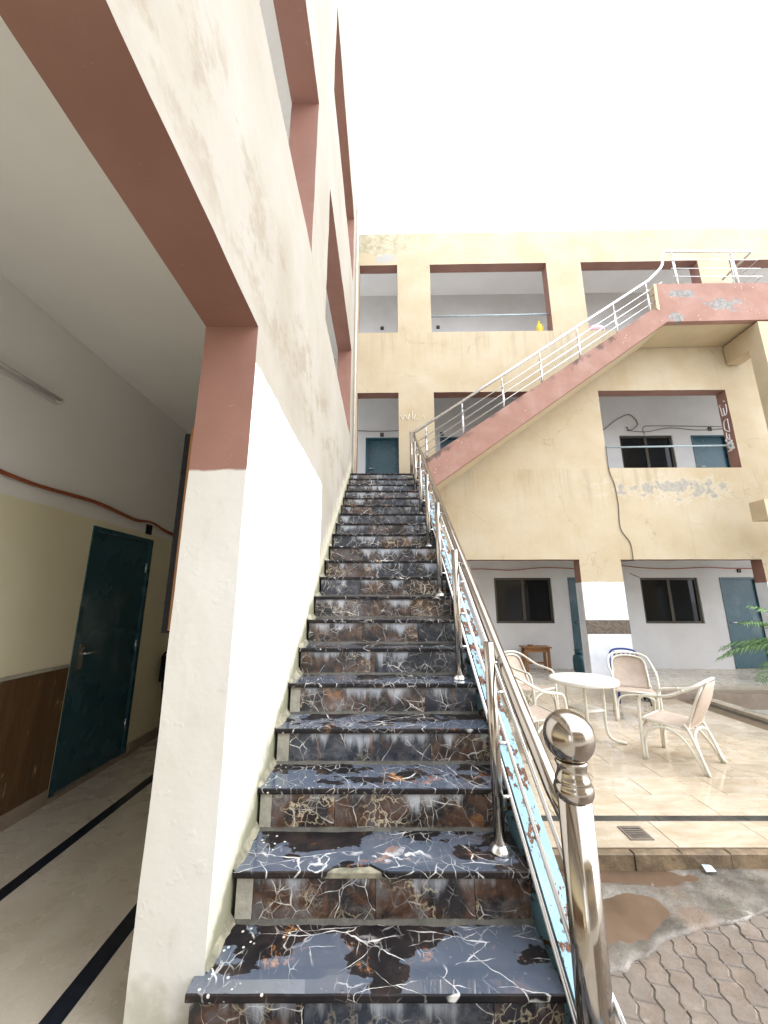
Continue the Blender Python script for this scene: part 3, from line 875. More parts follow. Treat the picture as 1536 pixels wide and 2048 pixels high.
# corner downpipe
dp = MB().tube([(XL + 0.035, 6.95, 4.06), (XL + 0.035, 6.95, 10.72)], 0.022, 10).build('downpipe', 'pipe_white')
tag(dp, 'thin off-white pipe rising at the far end of the left wing', 'pipe')
def nose_z(y): return 0.535 + 0.6877 * (y - 1.586)
# unlit tube lamp
tl = empty('tube_lamp', (-2.47, 2.05, 3.26), 0, 'unlit white fluorescent tube lamp on the corridor wall', 'lamp')
MB().cbox(-.028, .01, -.62, .62, -.02, .02, .004).build('batten', 'white', tl)
MB().tube([(.035, -.59, 0), (.035, .59, 0)], .014, 12).build('tube', 'lamp', tl)
for s_ in (-1, 1): MB().box(.0, .045, s_ * .595 - .012, s_ * .595 + .012, -.018, .018).build('end_cap', 'pipe_white', tl)
# orange cable sagging along the corridor wall
pts = [(-2.488, -1.0, 2.72), (-2.486, 1.2, 2.69), (-2.484, 2.05, 2.64), (-2.486, 2.6, 2.60), (-2.482, 3.2, 2.62), (-2.486, 3.75, 2.58), (-2.484, 4.05, 2.60), (-2.486, 4.5, 2.55), (-2.486, 5.6, 2.58), (-2.486, 7.2, 2.56)]
cb = MB().tube(smooth_path(pts, 8), .011, 6)
cb.tube(smooth_path([(x + .008, y_, z - .016 + .010 * math.sin(y_ * 5)) for x, y_, z in pts], 8), .007, 6)
tag(cb.build('cable', 'cable_red'), 'orange-brown electric cable running along the dim corridor wall', 'cable')
# notice board on the corridor side of the pillar
nb = empty('notice_board', (XL - WT, 1.70, 1.67), 0, 'dark notice board with wooden back frame hung behind the near pillar', 'notice board')
MB().cbox(-.038, -.004, 0, 1.1, 0, .93, .004).build('board_frame', 'wood', nb)
MB().cbox(-.066, -.039, .004, 1.09, -.01, .90, .004).build('board_panel', 'black', nb)
MB().tube([(-.03, .02, .93), (-.015, .3, 1.0), (-.03, .58, .93)], .003, 5).build('hanging_wire', 'cable', nb)
# black tube chair deep in the corridor
bc = empty('black_chair', (-2.16, 4.62, CF), R(-90), 'black metal tube chair standing past the door in the dim corridor', 'chair')
for s_ in (-1, 1):
    MB().tube(smooth_path([(s_ * .19, -.19, 0), (s_ * .19, -.2, .42), (s_ * .18, -.25, .80), (s_ * .12, -.27, .88), (0, -.275, .90)], 5), .012, 8).build('back_leg', 'black', bc)
    MB().tube(smooth_path([(s_ * .19, .2, 0), (s_ * .19, .19, .40), (s_ * .18, .1, .43), (s_ * .18, -.2, .43)], 5), .012, 8).build('front_leg', 'black', bc)
MB().cbox(-.2, .2, -.2, .21, .43, .47, .01).build('seat', 'black', bc)
MB().cbox(-.17, .17, -.275, -.245, .60, .86, .004).build('backrest', 'black', bc)

# ================================================================== BACK BUILDING (local frame: x along wall, y into the building)
bb = empty('rear_wing', (XL, 7.75, 0), R(-1.0), 'cream three-storey wing with brown framed corridor openings closing the courtyard', 'building')
BW = 0.25; ID = 1.55
cols = [(0.94, 1.72), (4.50, 5.32), (8.08, 8.82), (11.7, 12.5)]
spans = [(0.0, 0.94), (1.72, 4.50), (5.32, 8.08), (8.82, 11.7)]
bh = []
for (x0, x1) in spans: bh.append((x0 + (0.02 if x0 == 0 else 0), x1, -1 if x0 else 0.3, 2.57))
for (x0, x1) in spans:
    if x0 == 1.72:
        for i in range(10):      # the part of this opening under the upper flight is walled up
            xa_ = 1.72 + i * 0.22; bh.append((xa_, xa_ + 0.22, max(4.48, 3.79 + 0.716 * (xa_ + XL + 0.22 - 0.886) + 0.10), 6.27))
        bh.append((x0, x1, 7.80, 9.67)); continue
    bh.append((x0 + (0.03 if x0 == 0 else 0), x1, 4.48 if x0 else 4.06, 6.27)); bh.append((x0 + (0.03 if x0 == 0 else 0), x1, 7.80, 9.67))
mbw = holed_wall(lambda a, d, z: (a, d, z), 0.0, 13.0, -0.1, 10.60, bh, BW, 0.25, 0.005, mats=(0, 1, 2, 0), nd=2)
mbw.build('front_wall', ['back', 'white', 'brown'], bb)
VF = 0.28
MB().box(-2.0, 13, -0.16, 3.2, -0.2, VF).build('veranda_floor', 'floor', bb)
MB().box(5.2, 13, -0.46, -0.163, -0.2, VF - 0.075).build('veranda_step', 'skirt', bb)
for z in (F1 - 0.2, F2 - 0.2):
    MB().box(-2.0, 13, BW + 0.002, 3.2, z, z + 0.2).build('corridor_slab', 'ceil', bb)
MB().box(-2.0, 13, BW + 0.002, 3.2, 10.2, 10.4).build('corridor_slab', 'ceil', bb)
# inner wall with doors and windows
wins = {0: [(-0.25 + 3.2 - 2.95 + 0.0, 0)], }
W = []   # (x0,x1,z0,z1,floor)
for fl, zb in ((0, 0.0), (1, 3.60), (2, 6.85)):
    for x0 in (3.20, 6.62, 10.1): W.append((x0, x0 + 1.34, 1.255 + zb, 2.295 + zb, fl))
Dr = []
for fl, zb in ((0, VF), (1, F1), (2, F2)):
    tops = {0: 2.30, 1: 5.88, 2: 9.15}
    for x0 in ((4.93, 8.46, 1.2) if fl == 0 else ((0.12, 2.04, 5.10, 8.43) if fl == 1 else (5.10, 8.43))):
        Dr.append((x0, x0 + 0.88, zb, tops[fl], fl))
W = [w for w in W if not (w[4] == 2 and w[0] < 9)]
wh = [(a, b, c, d) for a, b, c, d, f in W] + [(a, b, c - (1.0 if f == 0 else 0), d) for a, b, c, d, f in Dr]
holed_wall(lambda a, d, z: (a, ID + d, z), -2.0, 13.0, -0.2, 10.4, wh, 0.2, 2.0, 0, mats=(0, 0, 0)).build('inner_wall', ['white'], bb)
for (a, b, c, d, f) in W:
    wo = MB().box(a, b, ID + .04, ID + .10, c, c + .05).box(a, b, ID + .04, ID + .10, d - .05, d).box(a, a + .05, ID + .04, ID + .10, c + .05, d - .05).box(b - .05, b, ID + .04, ID + .10, c + .05, d - .05).build('window', 'bronze', bb)
    mid = (a + b) / 2
    MB().box(mid - .035, mid + .035, ID + .035, ID + .075, c + .05, d - .05).build('meeting_stile', 'bronze', wo)
    MB().box(a + .05, mid - .03, ID + .062, ID + .068, c + .05, d - .05).build('pane', 'glass', wo)
    MB().box(mid + .03, b - .05, ID + .078, ID + .084, c + .05, d - .05).build('pane', 'glass', wo)
for (a, b, c, d, f) in Dr:
    do = MB().box(a + .045, b - .045, ID + .05, ID + .09, c + .012, d - .045).build('door', 'teal', bb)
    MB().box(a, a + .043, ID - .012, ID + .11, c, d).box(b - .043, b, ID - .012, ID + .11, c, d).box(a + .043, b - .043, ID - .012, ID + .11, d - .043, d).build('door_frame', 'teal', do)
    MB().tube([(a + .11, ID + .05, c + 1.0), (a + .11, ID + .0, c + 1.0), (a + .22, ID, c + 1.0)], .009, 8).build('handle', 'steel2', do)
p_me = MB().cbox(-.045, .045, -.006, .006, -.05, .05, .002).mesh('number_plate', 'black')
p_in = MB().box(-.018, .018, -.0085, -.0065, -.02, .022).mesh('plate_face', 'iron')
for (x, z) in ((0.54, 5.96), (0.54, 9.14), (2.09, 9.15), (8.94, 6.055), (8.95, 2.46), (2.09, 5.97)):
    o = link('number_plate', p_me, bb, (x, ID - .008, z)); link('plate_face', p_in, o)
# guard pipes across the openings
for (x0, x1, z, mt) in ((1.72, 4.50, 8.31, 'pipe'), (5.32, 8.08, 4.99, 'pipe'), (8.82, 11.7, 4.99, 'pipe')):
    MB().tube([(x0, .12, z), (x1, .12, z + .03)], .020, 8).build('guard_pipe', mt, bb)
# roof and parapet back
MB().box(-2.0, 13, 3.2, 3.4, -0.1, 10.6).build('rear_wall', 'cream', bb)
# ground floor pier cladding
for (x0, x1) in ((4.50, 5.32), (8.08, 8.82)):
    MB().box(x0 - .004, x1 + .004, -.012, -.002, 1.155, 1.41).build('brown_tile_band', 'band', bb)
    k = 2
    for i in range(k):
        w = (x1 - x0) / k
        for j in range(2):
            z0 = .285 + j * .435
            MB().cbox(x0 + i * w + .001, x0 + (i + 1) * w - .001, -.010, -.002, z0, z0 + .433, .001).build('marble_tile', 'clad', bb)
    MB().box(x0 - .006, x0 - .001, .005, BW - .005, .285, 2.12).build('white_jamb_paint', 'clad', bb)
    MB().box(x1 + .001, x1 + .006, .005, BW - .005, .285, 2.12).build('white_jamb_paint', 'clad', bb)
# chalk scrawls
def scrawl(lines, P, r=.011):
    m_ = MB()
    for ln in lines: m_.tube([P(*q) for q in smooth_path([(a, b, 0) for a, b in ln], 5)] if False else [P(q.x, q.y) for q in smooth_path([(a, b, 0) for a, b in ln], 5)], r, 5)
    return m_
Pj = lambda a, b: (8.076, .02 + a * .22, 5.0 + b)
L1 = [[(.15, .95), (.2, .78), (.45, .72), (.5, .9)], [(.5, .9), (.55, .75), (.75, .75), (.8, .95)], [(.2, 1.02), (.35, 1.05)], [(.75, 1.0), (.95, .97)],
      [(.3, .62), (.34, .32)], [(.3, .62), (.7, .6), (.8, .42), (.34, .32)], [(.45, .28), (.5, .15), (.7, .22), (.72, .34)], [(.72, .34), (.85, .14), (.98, .2)]]
scrawl(L1, Pj, .010).build('chalk_scrawl', 'chalk', bb)
Pk = lambda a, b: (8.074, .10 + a, 5.0 + b)
m_ = MB()
for k in range(22): m_.tube([Pk(rnd.uniform(-.05, .12), rnd.uniform(-.10, .14)), Pk(rnd.uniform(-.05, .12), rnd.uniform(-.10, .14))], .010, 5)
m_.build('chalk_scrawl', 'chalk', bb)
Pc = lambda a, b: (.98 + a, -.006, 5.62 + b)
scrawl([[(0, .1), (.05, 0), (.1, .1), (.15, 0), (.2, .12)], [(.25, 0), (.27, .2)], [(.33, .12), (.3, 0), (.42, 0)], [(.2, -.4), (.28, -.38)], [(.5, .1), (.52, .02)]], Pc, .0055).build('chalk_scrawl', 'chalk', bb)

def wp(x, d, z):
    a = R(-1.0); return Vector((XL + x * math.cos(a) - d * math.sin(a), 7.75 + x * math.sin(a) + d * math.cos(a), z))
def bcable(name_pts, r, mat, label, n=8):
    m_ = MB().tube(smooth_path([wp(*p) for p in name_pts], n), r, 6)
    return tag(m_.build('cable', mat), label, 'cable')
bcable([(5.33, ID - .02, 5.83), (6.1, ID - .03, 5.98), (6.6, ID - .03, 6.32), (6.95, ID - .03, 6.46), (7.12, ID - .03, 6.2), (6.9, ID - .04, 6.02), (6.82, ID - .03, 6.12)], .011, 'cable', 'loose looped cable on the first floor corridor wall above the window')
bcable([(6.82, ID - .03, 6.02), (7.3, ID - .03, 5.98), (7.9, ID - .03, 6.08), (8.6, ID - .03, 6.02), (9.3, ID - .03, 6.05)], .009, 'cable', 'taut double cable running to the right above the first floor door')
bcable([(7.25, ID - .03, 5.90), (7.25, ID - .03, 6.10), (7.6, ID - .03, 6.14), (9.6, ID - .03, 6.10)], .008, 'cable', 'thin cable dropping to the first floor window head')
bcable([(5.33, -.012, 4.98), (5.325, -.014, 4.45), (5.40, -.012, 4.1), (5.42, -.012, 3.7), (5.40, -.012, 3.2), (5.55, -.012, 2.9), (5.56, -.012, 2.57), (5.62, .12, 2.56), (5.9, ID - .04, 2.62), (6.6, ID - .03, 2.30)], .008, 'cable', 'thin wire hanging down the cream wall between the two floors', 10)
bcable([(1.9, ID - .02, 2.42), (2.8, ID - .03, 2.50), (3.6, ID - .03, 2.47), (4.4, ID - .03, 2.53), (5.2, ID - .03, 2.50)], .011, 'cable_red', 'brown cable sagging above the left ground floor window')
bcable([(5.9, ID - .02, 2.64), (6.6, ID - .03, 2.53), (7.4, ID - .03, 2.50), (8.2, ID - .03, 2.53), (9.0, ID - .03, 2.50), (10.4, ID - .03, 2.55)], .011, 'cable_red', 'brown cable sagging above the right ground floor window')
bcable([(-.2, ID - .02, 6.08), (.5, ID - .03, 6.05), (1.6, ID - .03, 6.08)], .010, 'cable', 'short dark cable over the door at the stair head')

# ================================================================== MARBLE STAIRCASE
st = empty('marble_staircase', (0, 1.3, 0), 0, 'wet black and gold marble staircase climbing along the left wall', 'staircase')
SO = Vector((0, 1.3, 0))
RI, TR = 0.185, 0.2690
NK = list(range(-1, 21))
def sy(k): return 1.586 + (k - 1) * TR
def sz(k): return 0.535 + (k - 1) * RI
def left_x(k): return -0.655 if k <= 1 else XL + 0.006
def sbuild(mb, name, mats, parent=None):
    o = mb.build(name, mats, parent or st); o.location = -SO; return o
def tread(k, chip=None):
    x0, x1 = left_x(k), 0.600 if k > 0 else 0.74
    y0 = sy(k); y1 = sy(k + 1) + 0.035 if k < 20 else 6.95
    zt = sz(k); th = 0.030; c = 0.004
    n = 48
    mb = MB(); vs = []
    for i in range(n + 1):
        x = x0 + (x1 - x0) * i / n
        e = 0.0015 * mnoise.noise(Vector((x * 9, k * 3.3, 0)))
        if chip:
            for (ca_, cb_, dep) in chip:
                if ca_ < x < cb_:
                    t = (x - ca_) / (cb_ - ca_)
                    e += dep * min(1, 5 * t, 5 * (1 - t)) * (0.85 + 0.3 * mnoise.noise(Vector((x * 25, k, 1))))
        xx0, ye = x, y0 + e
        rise = 0.005
        vs += [(x, ye + .003, zt - th), (x, ye, zt - th + .006), (x, ye, zt - c - rise), (x, ye + c, zt - rise), (x, (ye + y1) / 2, zt - rise / 2), (x, y1, zt), (x, y1, zt - th)]
    fs = []
    for i in range(n):
        for q in range(7):
            a, b = i * 7 + q, i * 7 + (q + 1) % 7
            fs.append((a, b, b + 7, a + 7))
    fs += [tuple(range(6, -1, -1)), tuple(n * 7 + q for q in range(7))]
    mb.add(vs, fs)
    return mb
CH = {2: [(-0.245, 0.005, 0.046)], 9: [(0.05, 0.11, 0.012)], 14: [(-.2, -.12, .015)], 18: [(-.25, .02, .02)], 19: [(-.3, -.05, .015)]}
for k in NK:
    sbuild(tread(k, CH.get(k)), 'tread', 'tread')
    # riser under tread k, in slabs
    z0 = (sz(k - 1) if k > -1 else -0.04) + 0.0005; z1 = sz(k) - 0.0305
    yf = sy(k) + 0.018
    x0, x1 = left_x(k) + 0.01, 0.598 if k > 0 else 0.735
    xs = [x0]
    if k in (2, 3, 4, 5): xs.append(x0 + rnd.uniform(.05, .075))
    cuts = sorted([x0 + (x1 - x0) * (rnd.uniform(.30, .42) if k % 2 else rnd.uniform(.38, .5)), x0 + (x1 - x0) * rnd.uniform(.62, .84)])
    if k % 3 == 0: cuts = cuts[:1]
    xs += cuts + [x1]
    for i, (a, b) in enumerate(zip(xs, xs[1:])):
        cem = (i == 0 and k in (2, 3, 4, 5))
        d = rnd.uniform(-.0015, .0015)
        mbr = MB().box(a + .0012, b - .0012, yf + d, yf + .02, z0, z1)
        sbuild(mbr, 'cement_patch' if cem else 'riser_slab', 'cement' if cem else 'riser')
    # grimy mortar where the tread meets the next riser
    if -1 < k < 20:
        mm = MB(); vs = []; fs = []
        yb = sy(k + 1) + 0.017; n = 40
        for i in range(n + 1):
            x = x0 + (x1 - x0) * i / n
            w = 0.019 + 0.014 * mnoise.noise(Vector((x * 6, k * 2.7, 3))) + 0.006 * mnoise.noise(Vector((x * 22, k, 3)))
            h = 0.010 + 0.006 * mnoise.noise(Vector((x * 9, k * 1.9, 7)))
            vs += [(x, yb - w, sz(k) - 0.003), (x, yb - w * .5, sz(k) + h * .35), (x, yb + .001, sz(k) + h)]
            if i: fs += [(3 * i - 3, 3 * i - 2, 3 * i + 1, 3 * i), (3 * i - 2, 3 * i - 1, 3 * i + 2, 3 * i + 1)]
        mm.add(vs, fs, 0, True)
        sbuild(mm, 'mortar_fillet', 'grime')
sbuild(MB().cbox(-0.25, 0.01, sy(2) + .010, sy(2) + .05, sz(2) - .034, sz(2) - .012, .004), 'broken_mortar', 'moss')
for k in range(1, 16):
    vs = []; fs = []; ya_, yb_2 = max(sy(k) + .006, 1.66), sy(k + 1) + .018; n = 16
    for i in range(n + 1):
        yv = ya_ + (yb_2 - ya_) * i / n
        f_ = (0.25 + 1.1 * abs(mnoise.noise(Vector((yv * 9, k * 3.1, 0)))) + 0.5 * abs(mnoise.noise(Vector((yv * 31, k * 3.1, 4)))) + 0.35 * (i / n) ** 3) * min(1.0, 6 * i / n)
        xw = left_x(2)
        vs += [(xw - .012, yv, sz(k) + .050 * f_), (xw + .006 * f_, yv, sz(k) + .022 * f_), (xw + .028 * f_, yv, sz(k) - .004)]
        if i: fs += [(3 * i - 3, 3 * i - 2, 3 * i + 1, 3 * i), (3 * i - 2, 3 * i - 1, 3 * i + 2, 3 * i + 1)]
    sbuild(MB().add(vs, fs, 0, True), 'plaster_fillet', 'moss')
# concrete core
poly = [(sy(-1) + .04, -0.1)]
for k in NK:
    poly += [(sy(k) + .039, sz(k) - .031), (sy(k + 1) + .039 if k < 20 else 6.93, sz(k) - .031)]
poly += [(6.93, sz(20) - .25), (sy(20), sz(20) - .30), (3.0, sz(6) - .62), (2.3, -0.1)]
sbuild(MB().prism(poly, XL + .03, 0.585, 'x'), 'concrete_core', 'cement')
# head landing
sbuild(MB().box(XL + .01, 0.95, 6.952, 7.58, sz(20) - .20, sz(20)), 'landing_slab', 'tread')
# rusted channel stringer
def slope_box(x0, x1, h0, h1, ya, yb): return [(ya, nose_z(ya) + h0), (yb, nose_z(yb) + h0), (yb, nose_z(yb) + h1), (ya, nose_z(ya) + h1)]
stg = MB()
ya, yb = 1.05, 6.72
stg.prism(slope_box(0, 0, 0.028, 0.040, ya, yb), 0.612, 0.705, 'x')
stg.prism(slope_box(0, 0, -0.24, 0.026, ya, yb), 0.690, 0.703, 'x')
stg.prism(slope_box(0, 0, -0.255, -0.243, ya, yb), 0.612, 0.705, 'x')
stringer = sbuild(stg, 'steel_stringer', 'blue_steel')
for yv in (1.42, 1.55, 1.70, 1.92, 2.25, 2.62, 3.0, 3.5):
    zz = nose_z(yv) + .0405
    sn = Vector((0, -0.567, 0.824))
    c0 = Vector((0.655 + rnd.uniform(-.015, .015), yv, zz))
    MB().tube([c0 - sn * .004, c0 + sn * .0015], .009 if yv < 2 else .007, 12).build('bolt_hole', 'hole', stringer)

# ------------------------------------------------------------------ railing of the marble flight
rl = empty('stair_railing', (0.56, 1.38, sz(0)), 0, 'polished steel railing with round newel ball on the right of the marble steps', 'railing')
RO = Vector((0.56, 1.38, sz(0)))
def rbuild(mb, name, mats, parent=None):
    o = mb.build(name, mats, parent or rl)
    if parent is None: o.location = -RO
    return o
def rail_z(y): return nose_z(y) + 0.688
# newel
NX, NY = 0.60, 1.38
nz0 = sz(0)
nw = rbuild(MB().lathe([(.050, 0), (.050, .845)], (NX, NY, nz0), 32), 'newel_post', 'steel')
MB().lathe([(.085, 0), (.084, .008), (.070, .022), (.056, .032), (.051, .034)], (NX, NY, nz0), 32).build('newel_base', 'steel', nw)
MB().lathe([(.051, .842), (.054, .846), (.058, .855), (.0595, .868), (.057, .880), (.0515, .886), (.0535, .890), (.0535, .897), (.050, .903), (.0455, .915), (.044, .925), (.047, .937), (.050, .944), (.046, .950)], (NX, NY, nz0), 36).build('newel_collar', 'steel', nw)
br = .0785; bz = .950 + br - .012
MB().lathe([(max(1e-5, br * math.sin(math.pi * i / 28)), bz - br * math.cos(math.pi * i / 28)) for i in range(29)], (NX, NY, nz0), 40).build('newel_ball', 'steel', nw)
# handrail
yt = 6.86
pts = [(NX, NY + .02, rail_z(NY + .02) - .01), (0.582, 1.50, rail_z(1.50)), (0.577, 1.75, rail_z(1.75)), (0.577, 4.0, rail_z(4.0)), (0.577, 6.6, rail_z(6.6)), (0.577, yt, rail_z(yt) + .02)]
hr = rbuild(MB().tube(pts, .029, 20), 'handrail', 'steel')
# posts
for k in (2, 5, 8, 11, 14, 17, 20):
    yv = sy(k) + .132; top = nose_z(yv) + .785
    po = rbuild(MB().tube([(0.515, yv, sz(k) + .012), (0.515, yv, top)], .0255, 20), 'post', 'steel')
    MB().lathe([(.050, 0), (.049, .006), (.044, .014), (.034, .024), (.027, .030)], (0.515, yv, sz(k) - .003), 24).build('post_base', 'steel2', po)
    MB().tube([(0.520, yv, rail_z(yv)), (0.570, yv, rail_z(yv))], .009, 8).build('bracket', 'steel2', po)
    for h in (.115, .335, .555):
        zz = nose_z(yv) + h
        MB().tube([(0.530, yv, zz), (0.572, yv, zz)], .0085, 8).build('rod_clip', 'steel2', po)
rbuild(MB().tube([(0.638, 1.395, nose_z(1.40) + .32), (0.672, 1.325, nose_z(1.325) + .27)], .0085, 10), 'rod', 'steel2')
for (h, y0) in ((.115, 1.445), (.335, 1.40), (.555, 1.40)):
    rbuild(MB().tube([(0.575, y0, nose_z(y0) + h), (0.575, 6.84, nose_z(6.84) + h)], .0085, 10), 'rod', 'steel2')

# ================================================================== UPPER FLIGHT
uf = empty('upper_staircase', (0.9, 6.75, 4.05), 0, 'concrete upper flight with pink-brown edge crossing in front of the cream wing', 'staircase')
UO = Vector((0.9, 6.75, 4.05))
def ubuild(mb, name, mats, parent=None):
    o = mb.build(name, mats, parent or uf)
    if parent is None: o.location = -UO
    return o
def ut(x): return 4.84 + 0.690 * (x - 1.51)     # top line of the edge
def ub(x): return 3.79 + 0.716 * (x - 0.886)    # bottom line
YF, YB = 6.75, 7.60
# fascia stringer (front edge, full depth) and slab behind it
xa, xb, xc, xd = 0.62, 5.46, 5.746, 11.0
fp = [(xa, ub(xa)), (xc, 7.285)] 
band = [(xa, ub(xa) - .0), (xc, 7.29), (xd, 7.42), (xd, 8.26), (5.64, 8.20), (5.60, ut(5.5) - .02), (xb, ut(xb)), (xa, ut(xa))]
fa = MB().prism(band, YF, YF + .12, 'y')
ubuild(fa, 'fascia', 'fascia')
ubuild(MB().prism([(5.612, 7.56), (5.636, 7.56), (5.655, 8.19), (5.600, 8.19), (5.575, 7.60)], YF - .006, YF + .125, 'y'), 'parapet_end', 'cream')
soff = [(xa, ub(xa) + .012), (xc, 7.302), (xd, 7.432), (xd, 7.60), (5.5, 7.50), (xa, ut(xa) - .22)]
ubuild(MB().prism(soff, YF + .121, YB, 'y'), 'flight_slab', 'cream')
nst = 18
for i in range(nst):
    x0 = 0.95 + i * (4.60 / nst); x1 = x0 + 4.60 / nst
    z = 4.05 + (i + 1) * (3.42 / nst)
    ubuild(MB().cbox(x0, x1 + .02, YF + .122, YB - .003, ub(x1 + .03) + .06, max(min(z, ut(x0) - .02), ub(x1 + .03) + .10), .004), 'step', 'grime')
# column and beams
ubuild(MB().box(7.58, 7.93, 6.755, 7.05, 0.0, 7.30), 'support_column', 'cream')
ubuild(MB().box(7.585, 7.88, 7.052, 7.58, 6.85, 7.30), 'cross_beam', 'cream')
ubuild(MB().box(6.84, 11, 6.70, 6.752, 3.20, 3.56), 'tie_beam', 'cream')
ubuild(MB().box(6.72, 11, 6.752, 7.0, 3.202, 3.558) if False else MB().box(6.842, 7.578, 6.753, 7.0, 3.203, 3.557), 'tie_beam', 'cream')
# railing of the upper flight
ur = empty('upper_railing', (0.62, 6.80, 4.3), 0, 'pale satin steel railing on the pink-brown edge of the upper flight', 'railing')
URO = Vector((0.62, 6.80, 4.3))
def urbuild(mb, name, mats, parent=None):
    o = mb.build(name, mats, parent or ur)
    if parent is None: o.location = -URO
    return o
YR = 6.80
def urz(x): return ut(x) + 0.70
rp = [(0.56, YR, urz(0.56)), (3.0, YR, urz(3.0)), (5.45, YR, urz(5.45))] + smooth_path([(5.55, YR, urz(5.55)), (5.78, YR, 8.56), (5.90, YR, 8.72), (5.93, YR, 8.90), (5.98, YR, 9.06)], 5) + [(6.05, YR, 9.075), (7.85, YR, 9.075), (7.90, YR + .03, 9.075), (7.90, 7.55, 9.075)]
urbuild(MB().tube(rp, .026, 14), 'handrail', 'steel2')
for x in (0.80, 1.51, 2.32, 3.11, 3.92, 4.73, 5.48):
    po = urbuild(MB().tube([(x, YR, ut(x) - .04), (x, YR, ut(x) + .52)], .021, 12), 'post', 'steel2')
    MB().tube([(x, YR, ut(x) + .52), (x, YR, urz(x))], .011, 8).build('post_pin', 'steel2', po)
for h in (.14, .30, .46):
    x1 = 5.80 if h > .3 else 5.62
    urbuild(MB().tube([(0.62, YR - .028, ut(.62) + h), (x1, YR - .028, ut(x1) + h)], .008, 8), 'rod', 'steel2')
for (x, yv) in ((6.15, YR), (7.42, YR), (7.52, YR + .12), (7.90, 7.3)):
    po = urbuild(MB().tube([(x, yv, 8.19), (x, yv, 9.0)], .024, 12), 'post', 'steel2')
    MB().tube([(x, yv, 9.0), (x, yv, 9.06)], .012, 8).build('post_pin', 'steel2', po)
for z in (8.40, 8.60, 8.82):
    urbuild(MB().tube([(6.05, YR - .03, z), (7.93, YR - .03, z), (7.93, 7.5, z)], .008, 8), 'rod', 'steel2')

